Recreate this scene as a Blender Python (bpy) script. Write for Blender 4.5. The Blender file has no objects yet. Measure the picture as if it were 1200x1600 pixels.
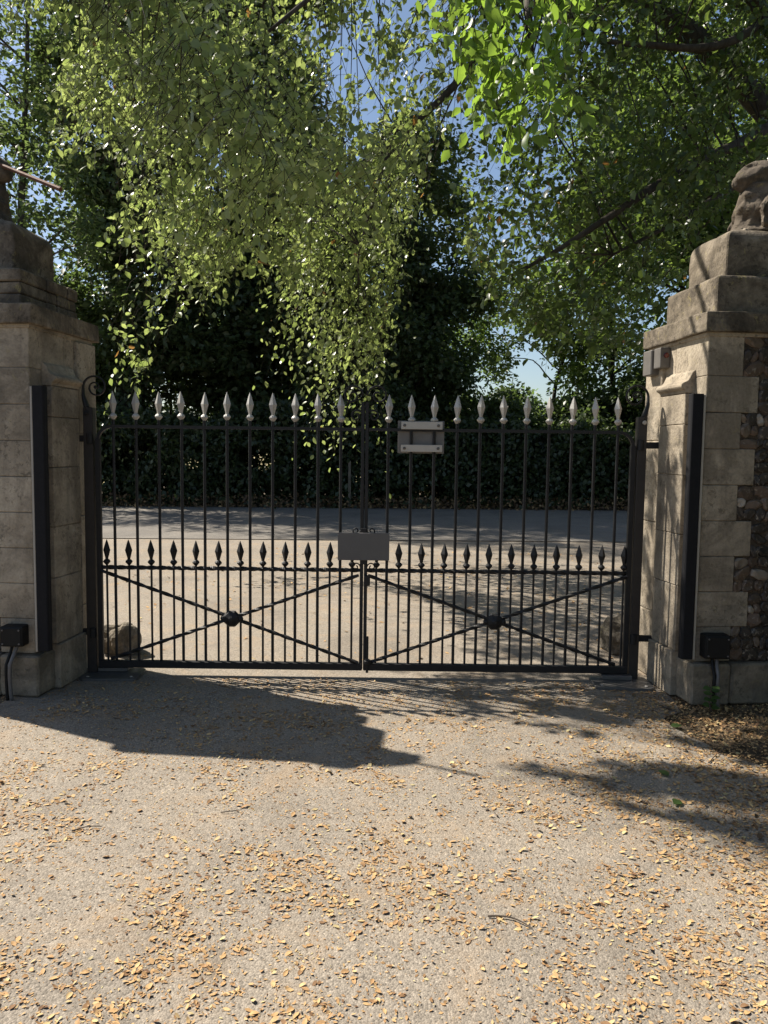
import bpy, bmesh, math, random
import numpy as np
from mathutils import Vector, Matrix, noise
random.seed(7); rng = np.random.default_rng(11)
R = math.radians
scene = bpy.context.scene
col = scene.collection

# ---------------------------------------------------------------- camera
CAM_H = 1.6; FPX = 1200.0; PITCH = 4.5; ROLL = 0.7
cam_d = bpy.data.cameras.new('camera'); cam = bpy.data.objects.new('camera', cam_d); col.objects.link(cam)
cam_d.sensor_fit = 'VERTICAL'; cam_d.sensor_height = 36.0; cam_d.lens = 36.0 * FPX / 1600.0
cam_d.clip_start = 0.05; cam_d.clip_end = 3000
_f = Vector((0, math.cos(R(PITCH)), -math.sin(R(PITCH)))); _r0 = Vector((1, 0, 0)); _u0 = _r0.cross(_f)
_r = _r0 * math.cos(R(ROLL)) + _u0 * math.sin(R(ROLL)); _u = _u0 * math.cos(R(ROLL)) - _r0 * math.sin(R(ROLL))
cam.matrix_world = Matrix(((_r.x, _u.x, -_f.x, 0), (_r.y, _u.y, -_f.y, 0), (_r.z, _u.z, -_f.z, CAM_H), (0, 0, 0, 1)))
scene.camera = cam
scene.render.resolution_x = 768; scene.render.resolution_y = 1024

# ---------------------------------------------------------------- light
SX, SY = 0.79, -0.40                     # ground offset of a shadow per metre of height
SUN_EL = math.atan(1.0 / math.hypot(SX, SY))
world = bpy.data.worlds.new('World'); scene.world = world; world.use_nodes = True
wn = world.node_tree; wn.nodes.clear()
wo = wn.nodes.new('ShaderNodeOutputWorld'); wb = wn.nodes.new('ShaderNodeBackground'); sk = wn.nodes.new('ShaderNodeTexSky')
sk.sky_type = 'NISHITA'; sk.sun_disc = False; sk.sun_elevation = SUN_EL
sk.sun_rotation = math.atan2(-SX, -SY)   # azimuth clockwise from +Y
sk.air_density = 1.0; sk.dust_density = 1.0; sk.ozone_density = 1.2
wb.inputs['Strength'].default_value = 0.068
wn.links.new(sk.outputs[0], wb.inputs[0]); wn.links.new(wb.outputs[0], wo.inputs[0])
sun_d = bpy.data.lights.new('sun', 'SUN'); sun_d.energy = 5.0; sun_d.angle = R(0.53); sun_d.color = (1.0, 0.93, 0.82)
sun = bpy.data.objects.new('sun', sun_d); col.objects.link(sun)
sun.rotation_euler = Vector((SX, SY, -1)).to_track_quat('-Z', 'Y').to_euler(); sun.location = (-8, 4, 12)
vs = scene.view_settings; vs.view_transform = 'Standard'; vs.look = 'None'; vs.exposure = 1.0; vs.gamma = 1.0; vs.use_curve_mapping = False
scene.render.engine = 'CYCLES'
scene.cycles.max_bounces = 8; scene.cycles.transmission_bounces = 6; scene.cycles.diffuse_bounces = 4

# ---------------------------------------------------------------- measuring helpers (photograph 1200 x 1600)
def ray(x, y):
    return _f + _r * ((x - 600) / FPX) - _u * ((y - 800) / FPX)
def at(x, y, Y):
    d = ray(x, y); t = Y / d.y
    return Vector((d.x * t, Y, CAM_H + d.z * t))
def gnd(x, y, z=0.0):
    d = ray(x, y); t = (z - CAM_H) / d.z
    return Vector((d.x * t, d.y * t, z))
def to_px(P):
    v = np.asarray(P, float) - np.array([0, 0, CAM_H])
    f, r, u = np.array(_f), np.array(_r), np.array(_u)
    z = v @ f
    return np.stack([600 + FPX * (v @ r) / z, 800 - FPX * (v @ u) / z], -1)
def inside(poly, pts):
    pts = np.asarray(pts); x, y = pts[..., 0], pts[..., 1]; res = np.zeros(x.shape, bool)
    n = len(poly)
    for i in range(n):
        x1, y1 = poly[i]; x2, y2 = poly[(i + 1) % n]
        if y1 == y2: continue
        c = ((y1 > y) != (y2 > y)) & (x < (x2 - x1) * (y - y1) / (y2 - y1) + x1)
        res ^= c
    return res

# ---------------------------------------------------------------- materials
def new_mat(name):
    m = bpy.data.materials.new(name); m.use_nodes = True
    nt = m.node_tree; nt.nodes.clear()
    out = nt.nodes.new('ShaderNodeOutputMaterial')
    return m, nt, out
def N(nt, t, **kw):
    n = nt.nodes.new(t)
    for k, v in kw.items():
        if k.startswith('i_'): n.inputs[k[2:].replace('_', ' ')].default_value = v
        else: setattr(n, k, v)
    return n
def ramp(nt, fac, stops):
    r = nt.nodes.new('ShaderNodeValToRGB'); e = r.color_ramp.elements
    while len(e) < len(stops): e.new(0.5)
    for i, (p, c) in enumerate(stops):
        e[i].position = p; e[i].color = (*c, 1) if len(c) == 3 else c
    nt.links.new(fac, r.inputs[0]); return r.outputs[0]
def noise_n(nt, vec, scale, detail=4, rough=0.55, dist=0.0):
    n = N(nt, 'ShaderNodeTexNoise'); n.inputs['Scale'].default_value = scale; n.inputs['Detail'].default_value = detail
    n.inputs['Roughness'].default_value = rough; n.inputs['Distortion'].default_value = dist
    nt.links.new(vec, n.inputs['Vector']); return n.outputs['Fac']
def mixc(nt, fac, a, b, mode='MIX'):
    m = N(nt, 'ShaderNodeMix', data_type='RGBA', blend_type=mode)
    for s, v in ((0, fac), (6, a), (7, b)):
        if isinstance(v, (int, float)): m.inputs[s].default_value = v
        elif isinstance(v, tuple): m.inputs[s].default_value = (*v, 1)
        else: nt.links.new(v, m.inputs[s])
    return m.outputs[2]
def math_n(nt, op, a, b=None):
    m = N(nt, 'ShaderNodeMath', operation=op)
    for s, v in ((0, a), (1, b)):
        if v is None: continue
        if isinstance(v, (int, float)): m.inputs[s].default_value = v
        else: nt.links.new(v, m.inputs[s])
    return m.outputs[0]
def objpos(nt, world_space=True):
    if world_space: return N(nt, 'ShaderNodeNewGeometry').outputs['Position']
    return N(nt, 'ShaderNodeTexCoord').outputs['Object']
def finish(nt, out, color, rough=0.8, metal=0.0, bump=None, bstr=0.3, bdist=0.01, spec=0.5):
    b = N(nt, 'ShaderNodeBsdfPrincipled')
    for s, v in (('Base Color', color), ('Roughness', rough), ('Metallic', metal), ('Specular IOR Level', spec)):
        if isinstance(v, (int, float)): b.inputs[s].default_value = v
        elif isinstance(v, tuple): b.inputs[s].default_value = (*v, 1)
        else: nt.links.new(v, b.inputs[s])
    if bump is not None:
        bp = N(nt, 'ShaderNodeBump'); bp.inputs['Strength'].default_value = bstr; bp.inputs['Distance'].default_value = bdist
        nt.links.new(bump, bp.inputs['Height']); nt.links.new(bp.outputs[0], b.inputs['Normal'])
    nt.links.new(b.outputs[0], out.inputs[0]); return b

def mat_tarmac(name, base, dark, dust, dust_amt):
    m, nt, out = new_mat(name); p = objpos(nt)
    v = N(nt, 'ShaderNodeTexVoronoi'); v.inputs['Scale'].default_value = 150; nt.links.new(p, v.inputs['Vector'])
    v2 = N(nt, 'ShaderNodeTexVoronoi'); v2.inputs['Scale'].default_value = 70; nt.links.new(p, v2.inputs['Vector'])
    sep = N(nt, 'ShaderNodeSeparateColor'); nt.links.new(v.outputs['Color'], sep.inputs[0])
    sep2 = N(nt, 'ShaderNodeSeparateColor'); nt.links.new(v2.outputs['Color'], sep2.inputs[0])
    g = ramp(nt, sep.outputs[0], [(0.0, dark), (0.25, tuple(.75 * b for b in base)), (0.7, base), (0.93, tuple(1.15 * b for b in base)), (1.0, tuple(1.6 * b for b in base))])
    g2 = ramp(nt, sep2.outputs[1], [(0.0, tuple(.7 * b for b in base)), (0.5, base), (1.0, tuple(1.35 * b for b in base))])
    c = mixc(nt, 0.4, g, g2)
    big = noise_n(nt, p, 0.9, 5, 0.6, 0.6)
    c = mixc(nt, ramp(nt, big, [(0.35, (0, 0, 0)), (0.7, (1, 1, 1))]), c, tuple(.78 * b for b in base), 'MIX') if False else c
    tone = ramp(nt, big, [(0.25, (.72, .72, .72)), (0.5, (1, 1, 1)), (0.8, (1.18, 1.16, 1.12))])
    c = mixc(nt, 1.0, c, tone, 'MULTIPLY')
    st = noise_n(nt, p, 2.6, 6, 0.68, 1.2)
    sf = ramp(nt, st, [(0.5, (0, 0, 0)), (0.68, (1, 1, 1))])
    c = mixc(nt, math_n(nt, 'MULTIPLY', sf, dust_amt), c, dust)
    dk = noise_n(nt, p, 1.35, 4, 0.6, 0.9)
    df = ramp(nt, dk, [(0.60, (0, 0, 0)), (0.74, (1, 1, 1))])
    c = mixc(nt, math_n(nt, 'MULTIPLY', df, 0.45), c, tuple(.42 * b for b in base))
    h = math_n(nt, 'ADD', math_n(nt, 'MULTIPLY', v.outputs['Distance'], -1.0), math_n(nt, 'MULTIPLY', v2.outputs['Distance'], -0.8))
    h = math_n(nt, 'ADD', h, math_n(nt, 'MULTIPLY', sep.outputs[2], 0.6))
    finish(nt, out, c, 0.9, bump=h, bstr=0.5, bdist=0.005, spec=0.25); return m

def mat_stone(name, light, mid, dark, scale=1.0, lichen=0.25, island=0.12):
    m, nt, out = new_mat(name); p = objpos(nt)
    a = noise_n(nt, p, 3.2 * scale, 6, 0.65, 0.5)
    c = ramp(nt, a, [(0.25, dark), (0.45, mid), (0.62, light), (0.85, tuple(1.15 * x for x in light))])
    # rain streaks with a shape of their own
    mp = N(nt, 'ShaderNodeMapping'); mp.inputs['Scale'].default_value = (9, 9, 0.9); nt.links.new(p, mp.inputs[0])
    s = noise_n(nt, mp.outputs[0], 1.0, 4, 0.6, 0.4)
    c = mixc(nt, math_n(nt, 'MULTIPLY', ramp(nt, s, [(0.52, (0, 0, 0)), (0.72, (1, 1, 1))]), 0.55), c, dark)
    bg = noise_n(nt, p, 1.4 * scale, 5, 0.7, 1.0)
    c = mixc(nt, math_n(nt, 'MULTIPLY', ramp(nt, bg, [(0.46, (0, 0, 0)), (0.60, (1, 1, 1))]), 0.7), c, tuple(.85 * x for x in dark))
    sp = noise_n(nt, p, 26, 4, 0.75, 0.3); pt = noise_n(nt, p, 4.5, 3, 0.5)
    spf = math_n(nt, 'MULTIPLY', ramp(nt, sp, [(0.54, (0, 0, 0)), (0.60, (1, 1, 1))]), ramp(nt, pt, [(0.42, (0, 0, 0)), (0.58, (1, 1, 1))]))
    c = mixc(nt, math_n(nt, 'MULTIPLY', spf, 0.6), c, tuple(.6 * x for x in dark))
    f = noise_n(nt, p, 60, 5, 0.7)
    c = mixc(nt, 1.0, c, ramp(nt, f, [(0.2, (.68, .68, .68)), (0.5, (1, 1, 1)), (0.85, (1.2, 1.2, 1.18))]), 'MULTIPLY')
    li = noise_n(nt, p, 17, 5, 0.7, 0.8)
    c = mixc(nt, math_n(nt, 'MULTIPLY', ramp(nt, li, [(0.6, (0, 0, 0)), (0.68, (1, 1, 1))]), lichen), c, (.34, .29, .12))
    oi = N(nt, 'ShaderNodeObjectInfo')
    k = math_n(nt, 'ADD', math_n(nt, 'MULTIPLY', oi.outputs['Random'], 2 * island), 1.0 - island)
    cc = N(nt, 'ShaderNodeCombineColor')
    for i in range(3): nt.links.new(k, cc.inputs[i])
    c = mixc(nt, 1.0, c, cc.outputs[0], 'MULTIPLY')
    pit = N(nt, 'ShaderNodeTexVoronoi'); pit.inputs['Scale'].default_value = 45; nt.links.new(p, pit.inputs['Vector'])
    h = math_n(nt, 'ADD', math_n(nt, 'MULTIPLY', f, 0.7), math_n(nt, 'MULTIPLY', a, 0.9))
    h = math_n(nt, 'ADD', h, math_n(nt, 'MULTIPLY', pit.outputs['Distance'], 0.25))
    finish(nt, out, c, 0.92, bump=h, bstr=0.55, bdist=0.012, spec=0.2); return m

def mat_leaf(name, refl, trans, refl2, trans2, tmix=0.5, gloss=0.42, rare=None):
    m, nt, out = new_mat(name)
    g = N(nt, 'ShaderNodeNewGeometry'); rnd = g.outputs['Random Per Island']
    p = g.outputs['Position']; big = noise_n(nt, p, 0.8, 2)
    f = math_n(nt, 'ADD', math_n(nt, 'MULTIPLY', rnd, 0.65), math_n(nt, 'MULTIPLY', big, 0.35))
    c = mixc(nt, f, refl, refl2); t = mixc(nt, f, trans, trans2)
    if rare:
        k = math_n(nt, 'GREATER_THAN', rnd, rare[0]); c = mixc(nt, k, c, rare[1]); t = mixc(nt, k, t, rare[2])
    b = N(nt, 'ShaderNodeBsdfPrincipled'); nt.links.new(c, b.inputs['Base Color']); b.inputs['Roughness'].default_value = gloss
    b.inputs['Specular IOR Level'].default_value = 0.5
    tr = N(nt, 'ShaderNodeBsdfTranslucent'); nt.links.new(t, tr.inputs[0])
    mx = N(nt, 'ShaderNodeMixShader'); mx.inputs[0].default_value = tmix
    nt.links.new(b.outputs[0], mx.inputs[1]); nt.links.new(tr.outputs[0], mx.inputs[2]); nt.links.new(mx.outputs[0], out.inputs[0])
    return m
def mat_simple(name, base, rough, metal=0.0, var=0.15, scale=12, bstr=0.15, bdist=0.003, spec=0.5):
    m, nt, out = new_mat(name); p = objpos(nt)
    n = noise_n(nt, p, scale, 5, 0.65)
    c = ramp(nt, n, [(0.25, tuple((1 - var) * b for b in base)), (0.75, tuple((1 + var) * b for b in base))])
    r = math_n(nt, 'ADD', math_n(nt, 'MULTIPLY', noise_n(nt, p, scale * 3, 3), 0.2), rough - 0.1)
    finish(nt, out, c, r, metal, bump=noise_n(nt, p, scale * 8, 3), bstr=bstr, bdist=bdist, spec=spec); return m
def mat_bark(name, a, b):
    m, nt, out = new_mat(name); p = objpos(nt)
    mp = N(nt, 'ShaderNodeMapping'); mp.inputs['Scale'].default_value = (14, 14, 3); nt.links.new(p, mp.inputs[0])
    n = noise_n(nt, mp.outputs[0], 1, 6, 0.7, 0.5)
    c = ramp(nt, n, [(0.3, a), (0.7, b)])
    finish(nt, out, c, 0.9, bump=n, bstr=0.6, bdist=0.02, spec=0.2); return m
def mat_litter(name, stops):
    m, nt, out = new_mat(name)
    g = N(nt, 'ShaderNodeNewGeometry'); oi = N(nt, 'ShaderNodeObjectInfo')
    f = math_n(nt, 'FRACT', math_n(nt, 'ADD', g.outputs['Random Per Island'], oi.outputs['Random']))
    c = ramp(nt, f, stops)
    n = noise_n(nt, g.outputs['Position'], 120, 3)
    c = mixc(nt, 1.0, c, ramp(nt, n, [(0.3, (.8, .78, .75)), (0.7, (1.1, 1.1, 1.1))]), 'MULTIPLY')
    b = finish(nt, out, c, 0.75, spec=0.25); return m

M = {}
M['drive'] = mat_tarmac('pale worn tarmac', (.250, .215, .173), (.088, .076, .063), (.33, .235, .145), 0.42)
M['road'] = mat_tarmac('road asphalt', (.19, .172, .15), (.07, .066, .062), (.20, .165, .12), 0.30)
M['stone'] = mat_stone('limestone', (.41, .352, .272), (.33, .278, .21), (.17, .142, .108), 1.0, 0.22, 0.09)
M['capstone'] = mat_stone('weathered capstone', (.25, .21, .16), (.15, .124, .092), (.06, .05, .04), 1.6, 0.55)
M['plinth'] = mat_stone('plinth stone', (.30, .25, .185), (.22, .185, .14), (.12, .105, .08), 1.0, 0.2)
M['mortar'] = mat_stone('lime mortar', (.36, .30, .22), (.30, .245, .175), (.20, .16, .115), 3.0, 0.0)
M['statue'] = mat_stone('carved stone', (.18, .15, .115), (.125, .10, .076), (.065, .054, .042), 1.8, 0.4)
M['iron'] = mat_simple('black painted iron', (.012, .0115, .012), 0.55, 0.0, 0.35, 20, 0.3, 0.002, 0.35)
M['ironbrown'] = mat_simple('rust tinted black iron', (.020, .016, .014), 0.5, 0.0, 0.35, 14, 0.25, 0.003)
M['silver'] = mat_simple('silver paint', (.43, .41, .375), 0.5, 0.25, 0.08, 30, 0.12, 0.002)
M['alu'] = mat_simple('aluminium strip', (.42, .39, .35), 0.5, 0.3, 0.08, 18, 0.1, 0.002)
M['signback'] = mat_simple('grey sign back', (.15, .14, .13), 0.5, 0.1, 0.12, 9, 0.1, 0.002)
M['plaque'] = mat_simple('dark grey plaque', (.105, .098, .094), 0.55, 0.0, 0.1, 5, 0.08, 0.002)
M['rubber'] = mat_simple('black rubber', (.012, .012, .014), 0.75, 0.0, 0.2, 25, 0.15, 0.002, 0.2)
M['plastic'] = mat_simple('black plastic', (.010, .010, .010), 0.6, 0.0, 0.2, 25, 0.1, 0.002, 0.25)
M['white'] = mat_simple('white backing strip', (.36, .33, .28), 0.6, 0.0, 0.1, 15, 0.1, 0.002)
M['greybox'] = mat_simple('grey housing', (.11, .10, .09), 0.55, 0.0, 0.15, 20, 0.1, 0.002)
M['lens'] = mat_simple('dark red lens', (.10, .018, .012), 0.2, 0.0, 0.1, 20, 0.02, 0.001)
M['conduit'] = mat_simple('grey conduit', (.12, .11, .105), 0.55, 0.0, 0.2, 20, 0.1, 0.002)
M['plate'] = mat_simple('worn steel cover', (.13, .125, .12), 0.45, 0.5, 0.2, 10, 0.15, 0.002)
M['rust'] = mat_simple('rusty iron rod', (.13, .055, .03), 0.75, 0.2, 0.35, 22, 0.3, 0.003)
M['bark'] = mat_bark('grey bark', (.035, .029, .023), (.10, .085, .066))
M['bark2'] = mat_bark('dark bark', (.025, .021, .017), (.07, .06, .048))
M['wood'] = mat_bark('weathered wood', (.10, .085, .065), (.22, .19, .15))
M['boulder'] = mat_stone('field stone', (.24, .205, .16), (.15, .13, .10), (.06, .052, .042), 2.5, 0.3)
M['soil'] = mat_stone('leaf mould soil', (.16, .12, .08), (.11, .085, .055), (.055, .042, .03), 1.3, 0.3, 0)
M['field'] = mat_stone('dry grass', (.40, .33, .18), (.33, .27, .14), (.24, .21, .10), 0.4, 0.0, 0)
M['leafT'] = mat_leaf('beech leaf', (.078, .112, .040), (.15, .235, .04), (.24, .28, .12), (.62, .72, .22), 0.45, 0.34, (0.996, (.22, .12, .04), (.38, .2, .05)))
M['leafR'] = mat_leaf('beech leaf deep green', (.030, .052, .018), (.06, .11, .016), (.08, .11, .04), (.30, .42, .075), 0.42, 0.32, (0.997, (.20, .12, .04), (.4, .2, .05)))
M['leafN'] = mat_leaf('sunlit beech leaf', (.055, .10, .022), (.15, .28, .025), (.10, .16, .035), (.40, .58, .08), 0.5, 0.36)  # brighter copy of the same beech's leaf, sunlight put into its colour
M['leafD'] = mat_leaf('dark tree leaf', (.050, .076, .034), (.10, .16, .036), (.085, .11, .05), (.19, .27, .07), 0.42, 0.40)
M['leafA'] = mat_leaf('ash leaf', (.065, .10, .040), (.16, .24, .06), (.09, .125, .05), (.24, .32, .09), 0.42, 0.42)
M['leafF'] = mat_leaf('field maple leaf', (.055, .095, .025), (.15, .25, .04), (.09, .13, .04), (.25, .36, .07), 0.45, 0.42)
M['leafH'] = mat_leaf('hedge leaf', (.036, .052, .024), (.06, .10, .02), (.06, .08, .034), (.12, .17, .04), 0.35, 0.38)
M['leafI'] = mat_leaf('ivy leaf', (.045, .09, .03), (.10, .2, .03), (.08, .13, .04), (.18, .3, .06), 0.35, 0.35)
M['litter'] = mat_litter('dry leaf litter', [(0.0, (.13, .07, .036)), (0.18, (.33, .195, .092)), (0.6, (.44, .275, .125)), (0.88, (.50, .345, .17)), (1.0, (.45, .39, .20))])
M['litterdark'] = mat_litter('brown leaf litter', [(0.0, (.06, .04, .025)), (0.5, (.15, .095, .05)), (0.8, (.28, .18, .09)), (1.0, (.42, .29, .14))])
M['twig'] = mat_bark('twig bark', (.05, .038, .03), (.11, .085, .065))

# flint: per object dark / brown / white faces
def mat_flint():
    m, nt, out = new_mat('knapped flint'); oi = N(nt, 'ShaderNodeObjectInfo'); p = objpos(nt)
    c = ramp(nt, oi.outputs['Random'], [(0.0, (.018, .016, .015)), (0.4, (.05, .038, .03)), (0.68, (.10, .066, .046)), (0.88, (.16, .12, .088)), (1.0, (.34, .30, .25))])
    n = noise_n(nt, p, 38, 5, 0.7, 0.6)
    c = mixc(nt, ramp(nt, n, [(0.56, (0, 0, 0)), (0.66, (1, 1, 1))]), c, (.25, .21, .165))
    n2 = noise_n(nt, p, 14, 3)
    c = mixc(nt, math_n(nt, 'MULTIPLY', ramp(nt, n2, [(0.5, (0, 0, 0)), (0.7, (1, 1, 1))]), 0.6), c, (.05, .037, .03))
    finish(nt, out, c, 0.55, bump=n, bstr=0.5, bdist=0.01); return m
M['flint'] = mat_flint()
M['flintbed'] = mat_stone('dark flint mortar', (.10, .078, .058), (.075, .058, .043), (.045, .036, .028), 4.0, 0.0, 0)

# ---------------------------------------------------------------- mesh helpers
def tag(o, label=None, cat=None, group=None, kind=None):
    if label: o['label'] = label
    if cat: o['category'] = cat
    if group: o['group'] = group
    if kind: o['kind'] = kind
    return o
def empty(name, loc=(0, 0, 0), rz=0.0):
    o = bpy.data.objects.new(name, None); o.empty_display_size = 0.2; col.objects.link(o)
    o.location = loc; o.rotation_euler = (0, 0, rz); return o
def link(name, me, mat, parent=None):
    o = bpy.data.objects.new(name, me); col.objects.link(o)
    if mat is not None and not me.materials: me.materials.append(mat)
    if parent is not None:
        o.parent = parent
        if parent.type == 'EMPTY' or True: pass
    return o
class MB:
    """collects vertices and faces, in world coordinates or in the parent's frame"""
    def __init__(s): s.v = []; s.f = []
    def add(s, V, F):
        b = len(s.v); s.v += [tuple(p) for p in V]; s.f += [tuple(i + b for i in f) for f in F]; return s
    def box(s, a, b):
        (x0, y0, z0), (x1, y1, z1) = a, b
        return s.add([(x0, y0, z0), (x1, y0, z0), (x1, y1, z0), (x0, y1, z0), (x0, y0, z1), (x1, y0, z1), (x1, y1, z1), (x0, y1, z1)],
                     [(0, 3, 2, 1), (4, 5, 6, 7), (0, 1, 5, 4), (1, 2, 6, 5), (2, 3, 7, 6), (3, 0, 4, 7)])
    def tube(s, pts, rad, n=8, cap=True, twist=0.0, flat=None, phase=0.0):
        pts = [Vector(p) for p in pts]; k = len(pts)
        if not hasattr(rad, '__len__'): rad = [rad] * k
        V = []; prev = None
        for i, p in enumerate(pts):
            t = (pts[min(i + 1, k - 1)] - pts[max(i - 1, 0)]).normalized()
            if prev is None:
                ref = Vector((0, 1, 0)) if abs(t.y) < 0.9 else Vector((1, 0, 0))
                a = (ref - t * ref.dot(t)).normalized()
            else: a = (prev - t * prev.dot(t)).normalized()
            prev = a; b = t.cross(a)
            for j in range(n):
                ang = 2 * math.pi * j / n + twist * i + phase
                fa, fb = (1, 1) if flat is None else flat
                V.append(p + a * (math.cos(ang) * rad[i] * fa) + b * (math.sin(ang) * rad[i] * fb))
        F = []
        for i in range(k - 1):
            for j in range(n):
                q = (j + 1) % n
                F.append((i * n + j, i * n + q, (i + 1) * n + q, (i + 1) * n + j))
        if cap: F.append(tuple(range(n - 1, -1, -1))); F.append(tuple((k - 1) * n + j for j in range(n)))
        return s.add(V, F)
    def lathe(s, c, prof, n=10, phase=0.0, axis='z'):
        V = []; c = Vector(c)
        for r, h in prof:
            for j in range(n):
                a = 2 * math.pi * j / n + phase
                d = Vector((math.cos(a) * r, math.sin(a) * r, h)) if axis == 'z' else Vector((math.cos(a) * r, h, math.sin(a) * r))
                V.append(c + d)
        F = []; k = len(prof)
        for i in range(k - 1):
            for j in range(n):
                q = (j + 1) % n; F.append((i * n + j, i * n + q, (i + 1) * n + q, (i + 1) * n + j))
        F.append(tuple(range(n - 1, -1, -1))); F.append(tuple((k - 1) * n + j for j in range(n)))
        return s.add(V, F)
    def prism(s, prof, a, b, along='y'):
        """profile of (p,q) pairs extruded from a to b; along y: (x,z) profile"""
        k = len(prof)
        mk = (lambda p, q, t: (p, t, q)) if along == 'y' else ((lambda p, q, t: (t, p, q)) if along == 'x' else (lambda p, q, t: (p, q, t)))
        V = [mk(p, q, a) for p, q in prof] + [mk(p, q, b) for p, q in prof]
        F = [tuple(range(k - 1, -1, -1)), tuple(range(k, 2 * k))] + [(i, (i + 1) % k, (i + 1) % k + k, i + k) for i in range(k)]
        return s.add(V, F)
    def mesh(s, name, bevel=0.0, seg=1, jitter=0.0, smooth=False, warp=None, sub=0):
        bm = bmesh.new(); vs_ = [bm.verts.new(v) for v in s.v]
        for f in s.f:
            try: bm.faces.new([vs_[i] for i in f])
            except ValueError: pass
        if jitter:
            for v in bm.verts: v.co += Vector((random.uniform(-1, 1), random.uniform(-1, 1), random.uniform(-1, 1))) * jitter
        bmesh.ops.recalc_face_normals(bm, faces=bm.faces)
        if bevel: bmesh.ops.bevel(bm, geom=list(bm.edges), offset=bevel, segments=seg, profile=0.6, affect='EDGES')
        if sub: bmesh.ops.subdivide_edges(bm, edges=[e for e in bm.edges if e.calc_length() > .03], cuts=sub, use_grid_fill=True)
        if warp:
            for v in bm.verts: v.co = warp(v.co)
        if smooth:
            for f in bm.faces: f.smooth = True
        me = bpy.data.meshes.new(name); bm.to_mesh(me); bm.free(); return me
    def build(s, name, mat, parent=None, **kw):
        return link(name, s.mesh(name, **kw), mat, parent)

# ---------------------------------------------------------------- ground
def sheet(name, pts, z, mat, kind='structure', label=None, cat=None):
    me = bpy.data.meshes.new(name); me.from_pydata([(x, y, z) for x, y in pts], [], [tuple(range(len(pts)))]); me.update()
    o = link(name, me, mat); return tag(o, label, cat, kind=kind)
def fine_edge(a, b, n, amp):
    out = []
    for i in range(n):
        t = i / n; x = a[0] + (b[0] - a[0]) * t; y = a[1] + (b[1] - a[1]) * t
        w = noise.noise(Vector((x * 1.7, y * 1.7, 3.1))) * amp + noise.noise(Vector((x * 6, y * 6, 1.1))) * amp * .35
        out.append((x + w, y + w * .6))
    return out
sheet('ground', [(-1500, -60), (1500, -60), (1500, 1500), (-1500, 1500)], -0.012, M['soil'], label='brown soil ground under the trees and beyond', cat='ground')
poly = fine_edge((-7, -4), (-3.3, 1.5), 20, .1) + fine_edge((-3.3, 1.5), (-2.35, 4.7), 20, .05) + [(-2.35, 5.9)] + fine_edge((-2.35, 5.9), (-3.4, 9.0), 20, .15) + fine_edge((-3.4, 9.0), (-7.2, 13.2), 30, .15) + [(-7.2, 13.45), (7.0, 14.05)] \
    + fine_edge((7.0, 13.8), (3.0, 9.0), 30, .2) + fine_edge((3.0, 9.0), (2.05, 5.9), 20, .12) + fine_edge((2.0, 5.9), (1.85, 4.6), 14, .05) + fine_edge((1.75, 4.6), (2.15, 2.9), 24, .14) + fine_edge((2.15, 2.9), (3.6, -4), 20, .2)
sheet('driveway', poly, -0.004, M['drive'], label='pale worn tarmac driveway running through the gateway', cat='driveway')
sheet('road', [(-120, 8.7), (120, 19.0), (120, 26.9), (-120, 16.2)], 0.0, M['road'], label='grey asphalt road crossing beyond the gate', cat='road')
sheet('field', [(-400, 34), (400, 34), (400, 400), (-400, 400)], -0.004, M['field'], label='dry pale grass field behind the hedge', cat='field')

# ---------------------------------------------------------------- gate pillars
COURSES = [2.36, 2.10] + [2.10 - .2288 * i for i in range(1, 9)]      # top to bottom, ends near .27
PL_TOP = COURSES[-1]
flint_meshes = []
for i in range(9):
    bm = bmesh.new(); bmesh.ops.create_icosphere(bm, subdivisions=2, radius=1.0)
    off = Vector((i * 7.3, i * 2.1, 4.4))
    for v in bm.verts:
        n = noise.noise(v.co * 1.6 + off) * .38 + noise.noise(v.co * 4 + off) * .12
        v.co = v.co * (1 + n); v.co.y = max(v.co.y, -0.62 + 0.2 * noise.noise(v.co * 3 + off))   # knapped flat face
        v.co.x = max(-.95, min(.95, v.co.x * 1.12)); v.co.z = max(-.95, min(.95, v.co.z * 1.12))
    me = bpy.data.meshes.new('flint'); bm.to_mesh(me); bm.free(); me.materials.append(M['flint']); flint_meshes.append(me)

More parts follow.
